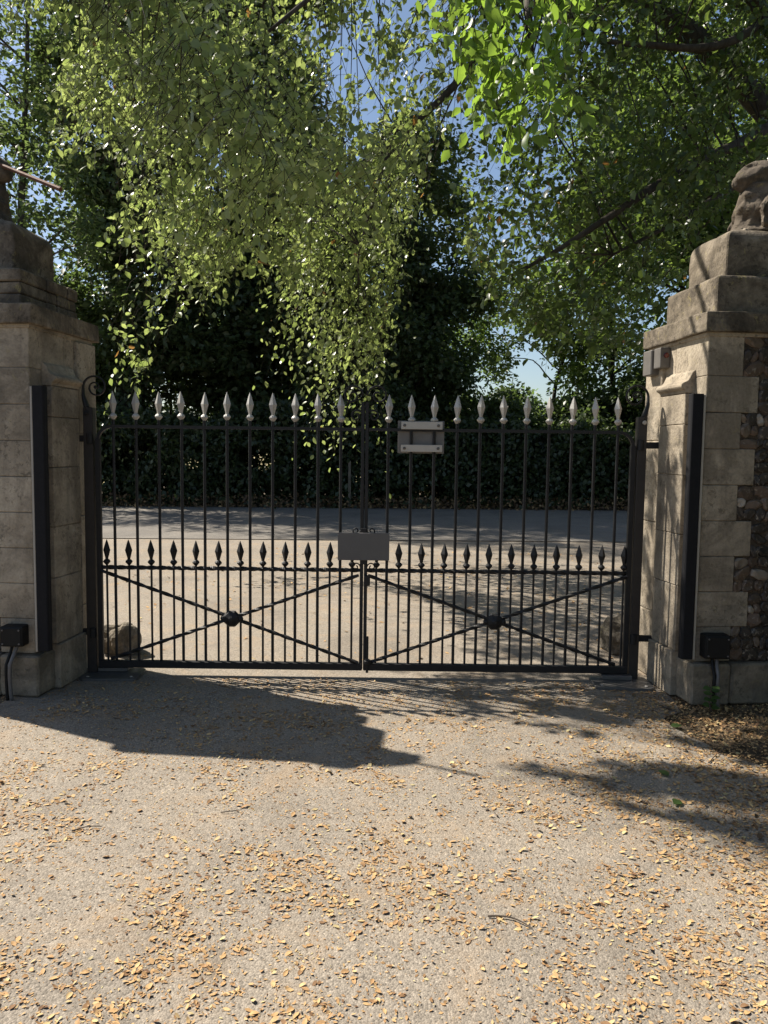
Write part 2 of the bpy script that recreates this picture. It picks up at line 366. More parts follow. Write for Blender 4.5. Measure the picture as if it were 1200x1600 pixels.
def pillar(s, origin, label):
    """s=+1: body extends to +x of its inner front corner, s=-1: to -x. v runs back, w up."""
    root = empty('gate_pillar', origin, s * R(6.0)); tag(root, label, 'pillar', 'pair of gate pillars')
    rs = random.Random(5 if s > 0 else 9)
    def wear(c):
        q = c + Vector((s * 3.1, 0, 0)); n = noise.noise(q * 5) * .006 + noise.noise(q * 14) * .004 + min(0, noise.noise(q * 9 + Vector((5, 5, 5))) + .25) * .018
        return c + Vector((n if c.x * s > .5 else -n, n if c.y > .4 else -n, n * .8 if c.z > .2 else 0)) * .8
    W, D = 1.05, 0.80
    def bx(name, u0, u1, v0, v1, w0, w1, mat, bevel=.006, jit=.0015, seg=1, parent=root, warp=None, smooth=False):
        if name == 'stone_block': bevel = .0042
        b = MB().box((min(s * u0, s * u1), v0, w0), (max(s * u0, s * u1), v1, w1))
        sub = 0
        if name in ('cap_slab', 'cap_tier', 'plinth'):
            sub = 12; warp = wear
        return b.build(name, mat, parent, bevel=bevel, jitter=jit, seg=seg, warp=warp, smooth=smooth, sub=sub)
    bx('core', .010, W - .006, .04, D - .006, 0, 2.365, M['mortar'], 0, 0)
    j = .0012
    for i in range(len(COURSES) - 1):
        z1, z0 = COURSES[i], COURSES[i + 1]; short = (i % 2 == 0)
        fw = .238 if short else .345; fd = .42 if short else .27
        pr = rs.uniform(-.002, .003)
        if i == 0: fw = .238
        bx('stone_block', -pr, fw, -pr, fd - j, z0 + j, z1 - j, M['stone'])                 # inner front quoin
        bx('stone_block', W - fw, W + pr, -pr, fd - j, z0 + j, z1 - j, M['stone'])          # outer front quoin
        bx('stone_block', -pr, .3, fd + j, D, z0 + j, z1 - j, M['stone'])                   # inner reveal
        bx('stone_block', W - .3, W + pr, fd + j, D, z0 + j, z1 - j, M['stone'])
        # flints between the quoins, three rows to a course
        bx('flint_bed', fw + .002, W - fw - .002, .013, .1, z0, z1, M['flintbed'], 0, 0)
        u0, u1 = fw + .004, W - fw - .004; rows = 3; rh = (z1 - z0) / rows
        for r_ in range(rows):
            u = u0; zc = z0 + (r_ + .5) * rh
            while u < u1 - .03:
                w_ = min(rs.choice((rs.uniform(.03, .055), rs.uniform(.055, .09), rs.uniform(.08, .14))), u1 - u)
                o = bpy.data.objects.new('flint', rs.choice(flint_meshes)); col.objects.link(o); o.parent = root
                o.location = (s * (u + w_ / 2), .011 + rs.uniform(.004, .012), zc + rs.uniform(-.011, .011))
                o.scale = (w_ / 2 * 1.2 * rs.choice((-1, 1)), .034, rh / 2 * rs.uniform(.85, 1.3)); o.rotation_euler = (rs.uniform(-.2, .2), rs.uniform(-.6, .6), rs.uniform(-.2, .2))
                u += w_ + .004
    # plinth
    bx('plinth', -.045, .22, -.055, .30, 0, PL_TOP - .003, M['plinth'], .012, .003)
    bx('plinth', .226, .62, -.052, .30, 0, PL_TOP - .004, M['plinth'], .012, .003)
    bx('plinth', .626, W + .045, -.055, .30, 0, PL_TOP - .003, M['plinth'], .012, .003)
    # pilaster on the reveal, with an ogee weathering on top
    zs = [0, .30, .74, 1.08, 1.47, 1.80, 2.0]
    for a, b in zip(zs[:-1], zs[1:]):
        pr = rs.uniform(-.003, .003)
        e = .022 if b <= .3 else 0
        bx('pilaster_block', -.062 - pr - e, .02, .15 - pr, .50, a + .0012, b - .0012, M['stone'], .004, .002)
    prof = [(.015, 2.002), (-.064, 2.002), (-.067, 2.018), (-.086, 2.030), (-.096, 2.044), (-.093, 2.060), (-.078, 2.070), (-.060, 2.076), (-.044, 2.090), (-.034, 2.112), (-.024, 2.134), (-.008, 2.150), (.015, 2.156)]
    MB().prism([(s * p, q) for p, q in prof], .142, .505).build('pilaster_cap', M['stone'], root, bevel=.003, jitter=.001)
    for a, b in ((0, .48), (.482, 1.12), (1.122, 1.70), (1.702, 2.34)):
        bx('reveal_block', -.03, .02, .56, .815, a, b, M['stone'], .006, .002)
    # stepped cap
    bx('cap_slab', -.045, W + .05, -.045, D + .05, 2.368, 2.492, M['stone'] if False else M['capstone'], .010, .002, 2)
    bx('cap_bed', -.012, W + .012, -.010, D + .012, 2.345, 2.371, M['stone'], .003, .001)
    if s < 0:       # left: the second tier is laid in small courses
        for q, (z0, z1, e) in enumerate(((2.494, 2.566, .002), (2.570, 2.640, 0.0), (2.644, 2.724, -.004))):
            x = .072 + e
            n = 4 + q % 2; cuts = [.072 + e + (W - .144 - 2 * e) * k / n for k in range(n + 1)]
            for k in range(n):
                bx('cap_course_block', cuts[k] + .005, cuts[k + 1] - .005, .05 + e + rs.uniform(-.006, .006), .36, z0, z1, M['capstone'], .008, .003)
            m = 3; c2 = [.364 + (.40 - e) * k / m for k in range(m + 1)]
            for k in range(m):
                bx('cap_course_block', x + rs.uniform(-.007, .007), .30, c2[k], c2[k + 1] - .010, z0, z1, M['capstone'], .008, .003)
        bx('cap_core', .10, W - .1, .08, .72, 2.49, 2.70, M['mortar'], 0, 0)
    else:
        bx('cap_tier', .068, W - .068, .045, .745, 2.492, 2.734, M['capstone'], .03, .002, 4, smooth=False)
    def top_warp(c):
        return c
    prof3 = [(.175, 2.732), (.172, 2.88), (.175, 2.985), (.186, 3.025), (.215, 3.052), (.265, 3.068), (.34, 3.076)]
    rings = []
    for ins, z in prof3:
        rings.append([(s * ins, ins - .03, z), (s * (W - ins), ins - .03, z), (s * (W - ins), .80 - ins + .01, z), (s * ins, .80 - ins + .01, z)])
    V = [p for r_ in rings for p in r_]; F = [(3, 2, 1, 0)]
    for i in range(len(rings) - 1):
        for k in range(4): F.append((i * 4 + k, i * 4 + (k + 1) % 4, i * 4 + 4 + (k + 1) % 4, i * 4 + 4 + k))
    F.append(tuple(len(V) - 4 + k for k in range(4)))
    MB().add(V, F).build('cap_top', M['capstone'], root, bevel=.008, jitter=.003, sub=8, warp=wear)
    for k in range(9):    # broken mortar fillet along the upper edge
        pos = (s * rs.uniform(.26, .8), rs.uniform(.17, .24), 3.062 + rs.uniform(-.01, .01))
        r_ = rs.uniform(.015, .032)
        MB().lathe(pos, [(r_ * .4, -r_ * .5), (r_, -.2 * r_), (r_ * .85, r_ * .3), (r_ * .3, r_ * .6)], 7).build('mortar_lump', M['stone'], root, jitter=.004)
    return root
PR = Vector((2.018, 4.872, 0)); PLft = Vector((-2.238, 4.872, 0))
pr_root = pillar(+1, PR, 'right gate pillar of limestone quoins and flint with dappled sun on its reveal')
pl_root = pillar(-1, PLft, 'left gate pillar of pale limestone standing in shade')

# carved beasts on the caps
def carving(s, origin, label, rod):
    root = empty('stone_carving', origin + Vector((0, 0, .065)), s * R(6)); tag(root, label, 'statue')
    cu, cv = .555, .375
    spine = [((0, 0, 3.005), .235, .19), ((0, .0, 3.05), .225, .185), ((-.005, 0, 3.10), .20, .17), ((-.02, 0, 3.16), .19, .165), ((-.02, 0, 3.23), .165, .15), ((-.03, 0, 3.29), .135, .125), ((-.04, 0, 3.33), .12, .12)]
    n = 18
    b = MB(); V = []; F = []
    for (c, ra, rb) in spine:
        for k in range(n):
            a = 2 * math.pi * k / n
            V.append((s * (cu + c[0] + math.cos(a) * ra), cv + c[1] + math.sin(a) * rb, c[2]))
    for i in range(len(spine) - 1):
        for k in range(n): F.append((i * n + k, i * n + (k + 1) % n, (i + 1) * n + (k + 1) % n, (i + 1) * n + k))
    F.append(tuple(range(n))); F.append(tuple((len(spine) - 1) * n + k for k in range(n)))
    b.add(V, F)
    def wp(c):
        q = Vector((c.x * 7, c.y * 7, c.z * 7)); k = noise.noise(q) * .034 + noise.noise(q * 2.6) * .024 + noise.noise(q * 6) * .010
        return c + Vector((k * 1.2, k, k * .5))
    b.build('body', M['statue'], root, smooth=True, warp=wp, sub=2)
    # head: loft along u with a blunt beak toward the gateway
    hd = MB(); hs = [(.20, .02), (.14, .075), (.07, .105), (0, .118), (-.07, .105), (-.13, .085), (-.165, .066), (-.195, .040), (-.205, .012)]
    V = []; F = []
    for i, (du, r_) in enumerate(hs):
        zc = 3.385 - (0 if du > -.1 else (abs(du) - .1) * .35)
        for k in range(14):
            a = 2 * math.pi * k / 14
            V.append((s * (cu - .03 + du), cv + math.cos(a) * r_ * .85, zc + math.sin(a) * r_))
    for i in range(len(hs) - 1):
        for k in range(14): F.append((i * 14 + k, i * 14 + (k + 1) % 14, (i + 1) * 14 + (k + 1) % 14, (i + 1) * 14 + k))
    F.append(tuple(range(14))); F.append(tuple((len(hs) - 1) * 14 + k for k in range(14)))
    hd.add(V, F).build('head', M['statue'], root, smooth=True, warp=wp, sub=2)
    for e in (-1, 1):
        MB().lathe((s * (cu + .05), cv + e * .055, 3.455), [(.04, 0), (.036, .03), (.022, .06), (.006, .085)], 8).build('ear', M['statue'], root, smooth=True, jitter=.004)
    for e in (-1, 1):   # folded wing slabs
        w = MB(); prof = [(-.12, 3.02), (.16, 3.02), (.20, 3.12), (.14, 3.24), (.02, 3.30), (-.08, 3.24), (-.14, 3.12)]
        w.prism([(s * (cu + p), q) for p, q in prof], cv + e * .13, cv + e * .185)
        w.build('wing', M['statue'], root, bevel=.012, seg=1, jitter=.004, sub=4, warp=wp)
    return root
carving(+1, PR, 'weathered stone beast carving on top of the right pillar', False)
carving(-1, PLft, 'weathered stone carving on top of the left pillar at the frame edge', True)
a = at(26, 268, 5.18); b_ = at(95, 296, 5.0)
d = b_ - a
rod = MB().tube([a - d * .5, a, a + d * .5, b_], [.012, .013, .014, .015], 8).build('iron_rod', M['rust'])
tag(rod, 'rusty iron rod sticking out of the carving on the left pillar', 'rod')

# safety edges standing at the inner front corners
def safety_edge(s, P, label):
    root = empty('safety_edge_strip', P, s * R(3.0)); tag(root, label, 'safety strip', 'black safety strips on the pillars')
    MB().prism([(s * x, y) for x, y in [(-.078, -.012), (-.070, -.024), (-.006, -.024), (0.0, -.016), (0, .028), (-.078, .028)]], .295, 1.985, 'z').build('rubber_profile', M['rubber'], root, bevel=.003)
    MB().box((min(s * .001, s * .016), -.014, .29), (max(s * .001, s * .016), .024, 1.98)).build('backing_strip', M['white'], root, bevel=.002)
    return root
safety_edge(+1, Vector((1.992, 4.862, 0)), 'tall black rubber safety strip on the right pillar corner')
safety_edge(-1, Vector((-2.212, 4.862, 0)), 'tall black rubber safety strip on the left pillar corner')

def junction_box(x0, y0, x1, y1, label, Y=4.845, s=1):
    A, B = at(x0, y0, Y), at(x1, y1, Y); cx = (A.x + B.x) / 2
    root = empty('junction_box', (cx, Y, 0)); tag(root, label, 'junction box', 'black junction boxes on the pillars')
    w = (B.x - A.x) / 2; z0, z1 = B.z, A.z
    MB().box((-w, -.055, z0), (w, .045, z1)).build('housing', M['plastic'], root, bevel=.012, seg=2)
    MB().box((-w + .008, -.064, z0 + .008), (w - .008, -.056, z1 - .008)).build('lid', M['plastic'], root, bevel=.004)
    for sx in (-1, 1):
        for sz in (0, 1):
            MB().lathe((sx * (w - .02), -.0655, (z0 + .022) if sz == 0 else (z1 - .022)), [(.006, .002), (.006, -.003), (.003, -.004)], 6, axis='y').build('screw', M['conduit'], root)
    for k, (o_, bow) in enumerate(((-.014, .02), (.018, .035))):
        pts = []
        for i in range(13):
            t = i / 12; z = z0 + .01 - t * (z0 + .02)
            y = -.01 - .07 * min(1, t * 3.0) ** 1.5
            pts.append((o_ + s * bow * math.sin(t * 2.2) * (1 - t * .6), y, z))
        MB().tube(pts, .010 if k == 0 else .0125, 8).build('conduit', M['conduit'] if k else M['plastic'], root, smooth=True)
    return root
junction_box(6, 976, 42, 1008, 'black junction box with conduit low on the left pillar', s=-1)
junction_box(1097, 990, 1135, 1027, 'black junction box with conduit low on the right pillar', s=-1)

# photocell under the right cap
def photocell():
    P = PR; root = empty('photocell', P, R(6)); tag(root, 'small grey photocell box with dark red lens high on the right pillar', 'photocell')
    MB().box((-.075, .50, 2.20), (-.002, .60, 2.34)).build('housing', M['greybox'], root, bevel=.008, seg=2)
    MB().lathe((-.035, .492, 2.285), [(.018, .006), (.018, -.003), (.010, -.007)], 12, axis='y').build('lens', M['lens'], root)
    MB().box((-.09, .61, 2.16), (-.002, .74, 2.335)).build('bracket', M['greybox'], root, bevel=.006)
photocell()

# ---------------------------------------------------------------- gate
YG = 5.36
def spear_mesh(h, w, name):
    m = MB()
    m.lathe((0, 0, 0), [(w * .30, 0), (w * .62, h * .05), (w * 1.02, h * .115), (w * 1.02, h * .15), (w * .70, h * .205), (w * .42, h * .23)], 10)
    m.lathe((0, 0, 0), [(w * .42, h * .225), (w * .50, h * .30), (w * 1.06, h * .58), (w * .98, h * .62), (w * .42, h * .87), (.0015, h)], 4)
    return m.mesh(name)
silver_tip = spear_mesh(.198, .0258, 'spear_tip'); silver_tip.materials.append(M['silver'])
black_tip = spear_mesh(.180, .0245, 'spear_tip_black'); black_tip.materials.append(M['iron'])
def twisted(a, b, r, turns_per_m=14, step=.012):
    a, b = Vector(a), Vector(b); L = (b - a).length; n = max(2, int(L / step))
    return MB().tube([a + (b - a) * (i / n) for i in range(n + 1)], r, 4, twist=2 * math.pi * turns_per_m * L / n / 1.0 * .25)
def spiral(c, r0, r1, turns, a0, sgn, n=40):
    pts = []
    for i in range(n + 1):
        t = i / n; a = a0 + sgn * turns * 2 * math.pi * t; r = r0 + (r1 - r0) * t
        pts.append((c[0] + math.cos(a) * r, c[1], c[2] + math.sin(a) * r))
    return pts
Z_RAIL, Z_MID, Z_BOT = 1.752, .765, .075
def gate(s, tall, dog, xh, xm, label):
    """xh: hinge-side stile x, xm: meeting-side stile x"""
    root = empty('gate_leaf', (0, 0, 0)); tag(root, label, 'gate', 'pair of iron gate leaves')
    sg = 1 if xm > xh else -1
    # stiles
    MB().box((min(xh, xh + sg * .034), YG - .017, Z_BOT - .03), (max(xh, xh + sg * .034), YG + .017, Z_RAIL - .09)).build('hanging_stile', M['iron'], root, bevel=.003)
    MB().box((min(xm, xm - sg * .024), YG - .016, Z_BOT - .02), (max(xm, xm - sg * .024), YG + .016, 1.94)).build('meeting_stile', M['iron'], root, bevel=.003)
    # top rail with its rounded corner
    pts = []
    for i in range(9):
        a = math.pi / 2 * i / 8
        pts.append((xh + sg * (.017 + .10 * (1 - math.cos(a))), YG, Z_RAIL - .10 * (1 - math.sin(a))))
    pts.append((xm - sg * .024, YG, Z_RAIL))
    MB().tube(pts, .015, 4, phase=math.pi / 4).build('top_rail', M['iron'], root)
    twisted((xh + sg * .03, YG, Z_MID), (xm - sg * .022, YG, Z_MID), .0165).build('middle_rail', M['iron'], root)
    MB().box((min(xh, xm) + .002, YG - .024, Z_BOT - .025), (max(xh, xm) - .002, YG + .021, Z_BOT + .025)).build('bottom_rail', M['iron'], root, bevel=.004)
    # uprights
    for x in tall:
        o = MB().tube([(x, YG, Z_BOT + .02), (x, YG, 1.81)], .0105, 8).build('tall_bar', M['iron'], root, smooth=False)
        t = bpy.data.objects.new('spear_tip', silver_tip); col.objects.link(t); t.parent = o; t.location = (x + random.uniform(-.003, .003), YG, 1.797 + random.uniform(-.003, .003)); t.rotation_euler = (random.uniform(-.02, .02), random.uniform(-.03, .03), random.uniform(-.25, .25))
    for x in dog:
        o = MB().tube([(x, YG, Z_BOT + .02), (x, YG, .79)], .0078, 8).build('short_bar', M['iron'], root)
        t = bpy.data.objects.new('spear_tip', black_tip); col.objects.link(t); t.parent = o; t.location = (x, YG, .782); t.rotation_euler = (random.uniform(-.02, .02), random.uniform(-.03, .03), random.uniform(-.2, .2))
    # cross bracing and boss
    A = (xh + sg * .03, YG - .022, Z_MID - .02); B = (xm - sg * .03, YG - .022, Z_BOT + .03)
    C = (xh + sg * .10, YG - .038, Z_BOT + .045); D = (xm - sg * .03, YG - .038, Z_MID - .03)
    twisted(A, B, .0135, 10).build('brace', M['iron'], root)
    twisted(C, D, .0135, 10).build('brace', M['iron'], root)
    cx = xh + sg * abs(xm - xh) * .508; cz = (Z_MID + Z_BOT) / 2 - .005
    boss = MB().lathe((cx, YG - .035, cz), [(.030, .03), (.058, .018), (.062, .0), (.050, -.016), (.026, -.026), (.012, -.034)], 8, phase=math.pi / 8, axis='y').build('boss', M['iron'], root)
    for e in (-1, 1):
        MB().lathe((cx + e * .058, YG - .030, cz + .0), [(.020, .012), (.024, 0), (.018, -.014), (.006, -.02)], 8, axis='y').build('boss_collar', M['iron'], boss)
    # scroll work at the head of the meeting stile
    for k, (r0, zc) in enumerate(((.075, 1.985), (.045, 1.845))):
        sp = spiral((xm - sg * (r0 + .012), YG, zc), r0, r0 * .22, 1.35, math.pi if sg < 0 else 0.0, sg if sg > 0 else -1)
        MB().tube(sp, .0075, 6).build('scroll', M['iron'], root, smooth=True)
    # small scrolls round the plaque
    for zc, fl in ((.79, 1), (1.045, -1)):
        sp = spiral((xm - sg * .052, YG - .01, zc), .030, .008, 1.2, 0 if sg > 0 else math.pi, sg * fl)
        MB().tube(sp, .005, 6).build('scroll', M['iron'], root, smooth=True)
    return root
def lin(a, b, n): return [a + (b - a) * i / (n - 1) for i in range(n)]
XLh, XLm, XRm, XRh = at(151, 800, YG).x, at(568.5, 800, YG).x, at(569.5, 800, YG).x, at(987, 850, YG).x
tallL = lin(at(177, 660, YG).x, at(533, 660, YG).x, 11); tallR = lin(at(607, 660, YG).x, at(966, 660, YG).x, 11)
dogL = lin(at(167, 880, YG).x, at(550, 880, YG).x, 12); dogR = lin(at(588, 880, YG).x, at(975, 880, YG).x, 12)
gate(-1, tallL, dogL, XLh, XLm, 'left black iron gate leaf with silver spear tips, its hinges on the left pillar')
gr = gate(+1, tallR, dogR, XRh, XRm, 'right black iron gate leaf with silver spear tips, carrying the sign plate')
# latch and drop bolt on the meeting stiles
MB().box((XRm + .002, YG - .045, .66), (XRm + .045, YG - .018, .735)).build('latch', M['iron'], gr, bevel=.008, seg=2)
MB().tube([(XRm + .03, YG - .035, .30), (XRm + .03, YG - .035, .04)], .009, 8).build('drop_bolt', M['iron'], gr)
MB().lathe((XRm + .03, YG - .04, .12), [(.012, -.02), (.028, -.01), (.028, .01), (.012, .02)], 10).build('bolt_keeper', M['iron'], gr)

def gate_post(s, x0, x1, label, zt):
    root = empty('gate_post', ((x0 + x1) / 2, YG + .01, 0)); tag(root, label, 'gate post', 'iron gate posts')
    w = abs(x1 - x0) / 2
    p = MB().box((-w, -.032, 0), (w, .032, zt)).build('post', M['ironbrown'], root, bevel=.004)
    # flat bar rising into a scroll toward the gateway
    c = (-s * .046, 0, zt + .140); r0 = .086
    sp = spiral(c, r0, .016, 1.6, 0.0 if s > 0 else math.pi, s, 56)
    first = Vector(sp[0]); lead = [(s * w * .3, 0, zt - .02), (first.x * .5 + s * w * .15, 0, zt + .03), (first.x, 0, zt + .085)]
    MB().tube(lead + sp, [.028, .024, .016] + [.011 - .004 * i / 56 for i in range(57)], 6, flat=(1.3, .7)).build('scroll', M['iron'], root, smooth=True)
    MB().lathe((c[0], -.0, c[2]), [(.006, .012), (.012, .006), (.012, -.006), (.006, -.012)], 10, axis='y').build('scroll_eye', M['iron'], root)
    for z in (1.665, .30):
        bl = MB().box((min(0, s * .17), -.014, z - .022), (max(0, s * .17), .014, z + .022)).build('hinge_arm', M['iron'], root, bevel=.003)
        MB().lathe((-s * .01, -.028, z - .035), [(.024, 0), (.024, .07)], 10).build('hinge_knuckle', M['iron'], root)
    MB().lathe((s * .008, -.034, zt - .04), [(.014, .004), (.016, -.010), (.010, -.016)], 8, axis='y').build('bolt', M['white'] if s > 0 else M['iron'], root)
    return root
gate_post(-1, at(134, 800, YG).x, at(149, 800, YG).x, 'black iron gate post with scroll head beside the left pillar', 1.88)
gate_post(+1, at(987.5, 850, YG).x + .006, at(1003, 850, YG).x, 'black iron gate post with scroll head and pale bolt beside the right pillar', 1.86)

# sign seen from behind, clamped to the bars
A, B = at(622, 657, YG), at(694, 709, YG)
root = empty('sign_plate', ((A.x + B.x) / 2, YG, 0)); tag(root, 'grey back of a rectangular sign clamped to the right gate top', 'sign')
w = (B.x - A.x) / 2
MB().box((-w, .022, B.z), (w, .027, A.z)).build('plate', M['signback'], root, bevel=.002)
for za, zb in ((at(650, 659, YG).z, at(650, 671, YG).z), (at(650, 695, YG).z, at(650, 706, YG).z)):
    st = MB().box((-w + .022, -.030, zb), (w - .016, -.020, za)).build('clamp_strip', M['alu'], root, bevel=.002)
    for sx in (-1, 1):
        MB().lathe((sx * (w - .045), -.0305, (za + zb) / 2), [(.011, .001), (.011, -.005), (.006, -.010)], 6, axis='y').build('bolt', M['greybox'], st)
# blank plaque at the meeting stiles
A, B = at(528, 832, YG - .05), at(608, 876, YG - .05)
root = empty('plaque', ((A.x + B.x) / 2, YG - .05, 0)); tag(root, 'blank dark grey rectangular plaque where the two gates meet', 'plaque')
w = (B.x - A.x) / 2
MB().box((-w, -.008, B.z), (w, .008, A.z)).build('panel', M['plaque'], root, bevel=.003)
MB().box((-.02, .0085, B.z - .03), (.02, .018, A.z + .03)).build('bracket', M['iron'], root, bevel=.002)

# ground covers of the gate motors
def cover(x0, x1, y0, y1, rz, label):
    root = empty('ground_cover_plate', ((x0 + x1) / 2, (y0 + y1) / 2, 0), rz); tag(root, label, 'cover plate', 'steel cover plates at the gate feet')
    w, dd = (x1 - x0) / 2, (y1 - y0) / 2
    prof = []
    for cx_, cy_, a0 in ((w - .04, dd - .04, 0), (-w + .04, dd - .04, 90), (-w + .04, -dd + .04, 180), (w - .04, -dd + .04, 270)):
        for k in range(5): prof.append((cx_ + .04 * math.cos(R(a0 + k * 22.5)), cy_ + .04 * math.sin(R(a0 + k * 22.5))))
    MB().prism(prof, -.02, .014, 'z').build('lid', M['plate'], root, bevel=.002)
    MB().box((-w * .6, dd - .10, .0145), (w * .45, dd - .03, .045)).build('drive_arm', M['plate'], root, bevel=.004)
    for sx in (-1, 1):
        MB().lathe((sx * (w - .05), -dd + .05, .0145), [(.012, 0), (.012, .003), (.005, .005)], 6).build('screw', M['alu'], root)
cover(-2.10, -1.70, 5.19, 5.46, R(2), 'flat steel ground cover at the foot of the left gate post')
cover(1.47, 1.87, 5.12, 5.40, R(-3), 'flat steel ground cover at the foot of the right gate post')

# boulders just outside the gate
def boulder(P, sx, sy, sz, seed, label):
    bm = bmesh.new(); bmesh.ops.create_icosphere(bm, subdivisions=4, radius=1.0); off = Vector((seed * 3.7, seed, 1.3))
    for v in bm.verts:
        c = v.co.copy(); n = noise.noise(c * 1.2 + off) * .42 + noise.noise(c * 3.1 + off) * .16 + noise.noise(c * 8 + off) * .05
        c *= 1 + n; v.co = Vector((c.x * sx, c.y * sy, max(c.z, -.5) * sz))
    me = bpy.data.meshes.new('boulder'); bm.to_mesh(me); bm.free()
    o = link('boulder', me, M['boulder']); o.location = P; o.rotation_euler = (0, 0, seed)
    return tag(o, label, 'boulder', 'boulders outside the gate')
boulder((-2.06, 5.95, .08), .14, .14, .17, 2.0, 'pale boulder outside the left gate post')
boulder((1.98, 6.15, .12), .20, .18, .24, 5.0, 'shaded boulder outside the right gate post')

# ---------------------------------------------------------------- foliage machinery
def leaf_mesh(name, P, A, Nn, L, W, mat, hi=True, droop=0.12, fold=0.18):
    """P base points, A unit leaf axes, Nn unit normals (all n x 3), L, W sizes"""
    n = len(P); S = np.cross(Nn, A); S /= np.linalg.norm(S, axis=1, keepdims=True) + 1e-9; Nn = np.cross(A, S)
    L = L[:, None]; W = W[:, None]
    if hi:
        spec = [(0, 0, 0), (.33, .46, .2), (.68, .40, .12), (1, 0, -.9), (.68, -.40, .12), (.33, -.46, .2), (.36, 0, -.05), (.70, 0, -.35)]
        faces = [(0, 6, 1), (6, 7, 2, 1), (7, 3, 2), (0, 5, 6), (6, 5, 4, 7), (7, 4, 3)]
    else:
        spec = [(0, 0, 0), (.45, .5, .25), (1, 0, -.6), (.45, -.5, .25)]
        faces = [(0, 2, 1), (0, 3, 2)]
    k = len(spec); V = np.empty((n, k, 3))
    for i, (a, s_, h) in enumerate(spec):
        hh = h * (fold if h > 0 else droop * 1.0)
        V[:, i] = P + A * (a * L) + S * (s_ * W) + Nn * (hh * L if h < 0 else hh * W)
    base = (np.arange(n) * k)[:, None]
    idx = []; tot = []
    fl = [np.array(f)[None, :] + base for f in faces]
    loops = np.concatenate(fl, axis=1).ravel(); sizes = np.tile(np.array([len(f) for f in faces]), n)
    me = bpy.data.meshes.new(name); me.vertices.add(n * k); me.vertices.foreach_set('co', V.ravel())
    me.loops.add(len(loops)); me.loops.foreach_set('vertex_index', loops.astype(np.int32))
    me.polygons.add(len(sizes)); starts = np.concatenate([[0], np.cumsum(sizes)[:-1]])
    me.polygons.foreach_set('loop_start', starts.astype(np.int32))
    try: me.polygons.foreach_set('loop_total', sizes.astype(np.int32))
    except Exception: pass
    me.update(calc_edges=True); me.validate()
    me.materials.append(mat); return me
def unit(v): return v / (np.linalg.norm(v, axis=-1, keepdims=True) + 1e-9)
def twig_leaves(starts, dirs, length, per, leaf_len, up=0.75, sag=0.5, spread=0.9):
    """leaves set alternately along drooping twigs. returns P, A, N, L, and twig polylines"""
    Ps, As, Ns = [], [], []; n = len(starts)
    t = np.linspace(.08, 1.0, per); ln = length * rng.uniform(.6, 1.25, n)
    polys = []
    D = unit(dirs)
    for j, tt in enumerate(t):
        P = starts + D * (ln * tt)[:, None]; P[:, 2] -= sag * ln * tt * tt
        tan = D.copy(); tan[:, 2] -= 2 * sag * tt; tan = unit(tan)
        upv = np.tile([0, 0, 1.0], (n, 1)) + rng.normal(0, .45, (n, 3)); side = unit(np.cross(tan, upv)) * (1 if j % 2 else -1)
        A = unit(tan * .75 + side * spread + rng.normal(0, .28, (n, 3)) + np.array([0, 0, -.25]))
        Nv = unit(np.array([0, 0, up]) + rng.normal(0, .42, (n, 3)) + tan * .1)
        Ps.append(P + rng.normal(0, .012, (n, 3))); As.append(A); Ns.append(Nv); polys.append(P)
    return np.concatenate(Ps), np.concatenate(As), np.concatenate(Ns), polys
def limb(name, pts, r0, r1, mat, parent, n=8, wob=.06, sub=5):
    P = [Vector(p) for p in pts]; out = []
    for i in range(len(P) - 1):
        p0 = P[max(i - 1, 0)]; p1 = P[i]; p2 = P[i + 1]; p3 = P[min(i + 2, len(P) - 1)]
        for k in range(sub):
            t = k / sub
            q = .5 * ((2 * p1) + (p2 - p0) * t + (2 * p0 - 5 * p1 + 4 * p2 - p3) * t * t + (3 * p1 - p0 - 3 * p2 + p3) * t ** 3)
            out.append(q)
    out.append(P[-1]); m = len(out)
    out = [q + Vector((noise.noise(q * .9), noise.noise(q * .9 + Vector((9, 0, 0))), noise.noise(q * .9 + Vector((0, 7, 0))))) * wob * min(1, i / 3) for i, q in enumerate(out)]
    rad = [r0 + (r1 - r0) * (i / (m - 1)) ** .8 for i in range(m)]
    o = MB().tube(out, rad, n).build(name, mat, parent, smooth=True)
    return o, out
def twig_mesh(polysets, r, name, mat, parent, every=1):
    """thin 3-sided twigs for many polylines: polysets = list over steps of (n,3) arrays"""
    arr = np.stack(polysets, 1)[::every]            # n, k, 3
    n, k, _ = arr.shape; sel = [0, k // 2, k - 1]; arr = arr[:, sel]; k = 3
    offs = np.array([[1, 0, 0], [-.5, .87, 0], [-.5, -.87, 0.0]])
    rr = np.array([r, r * .7, r * .35])[None, :, None, None]
    V = arr[:, :, None, :] + offs[None, None] * rr
    base = (np.arange(n) * 9)[:, None]; F = []
    for i in range(2):
        for j in range(3):
            q = (j + 1) % 3; F.append(np.array([i * 3 + j, i * 3 + q, i * 3 + 3 + q, i * 3 + 3 + j])[None] + base)
    F = np.concatenate(F, 0)
    me = bpy.data.meshes.new(name); me.vertices.add(n * 9); me.vertices.foreach_set('co', V.reshape(-1))
    nf = len(F); me.loops.add(nf * 4); me.loops.foreach_set('vertex_index', F.ravel().astype(np.int32))
    me.polygons.add(nf); me.polygons.foreach_set('loop_start', (np.arange(nf) * 4).astype(np.int32))
    me.update(calc_edges=True); me.validate(); me.materials.append(mat)
    return tag(link(name, me, mat, parent), kind='stuff')

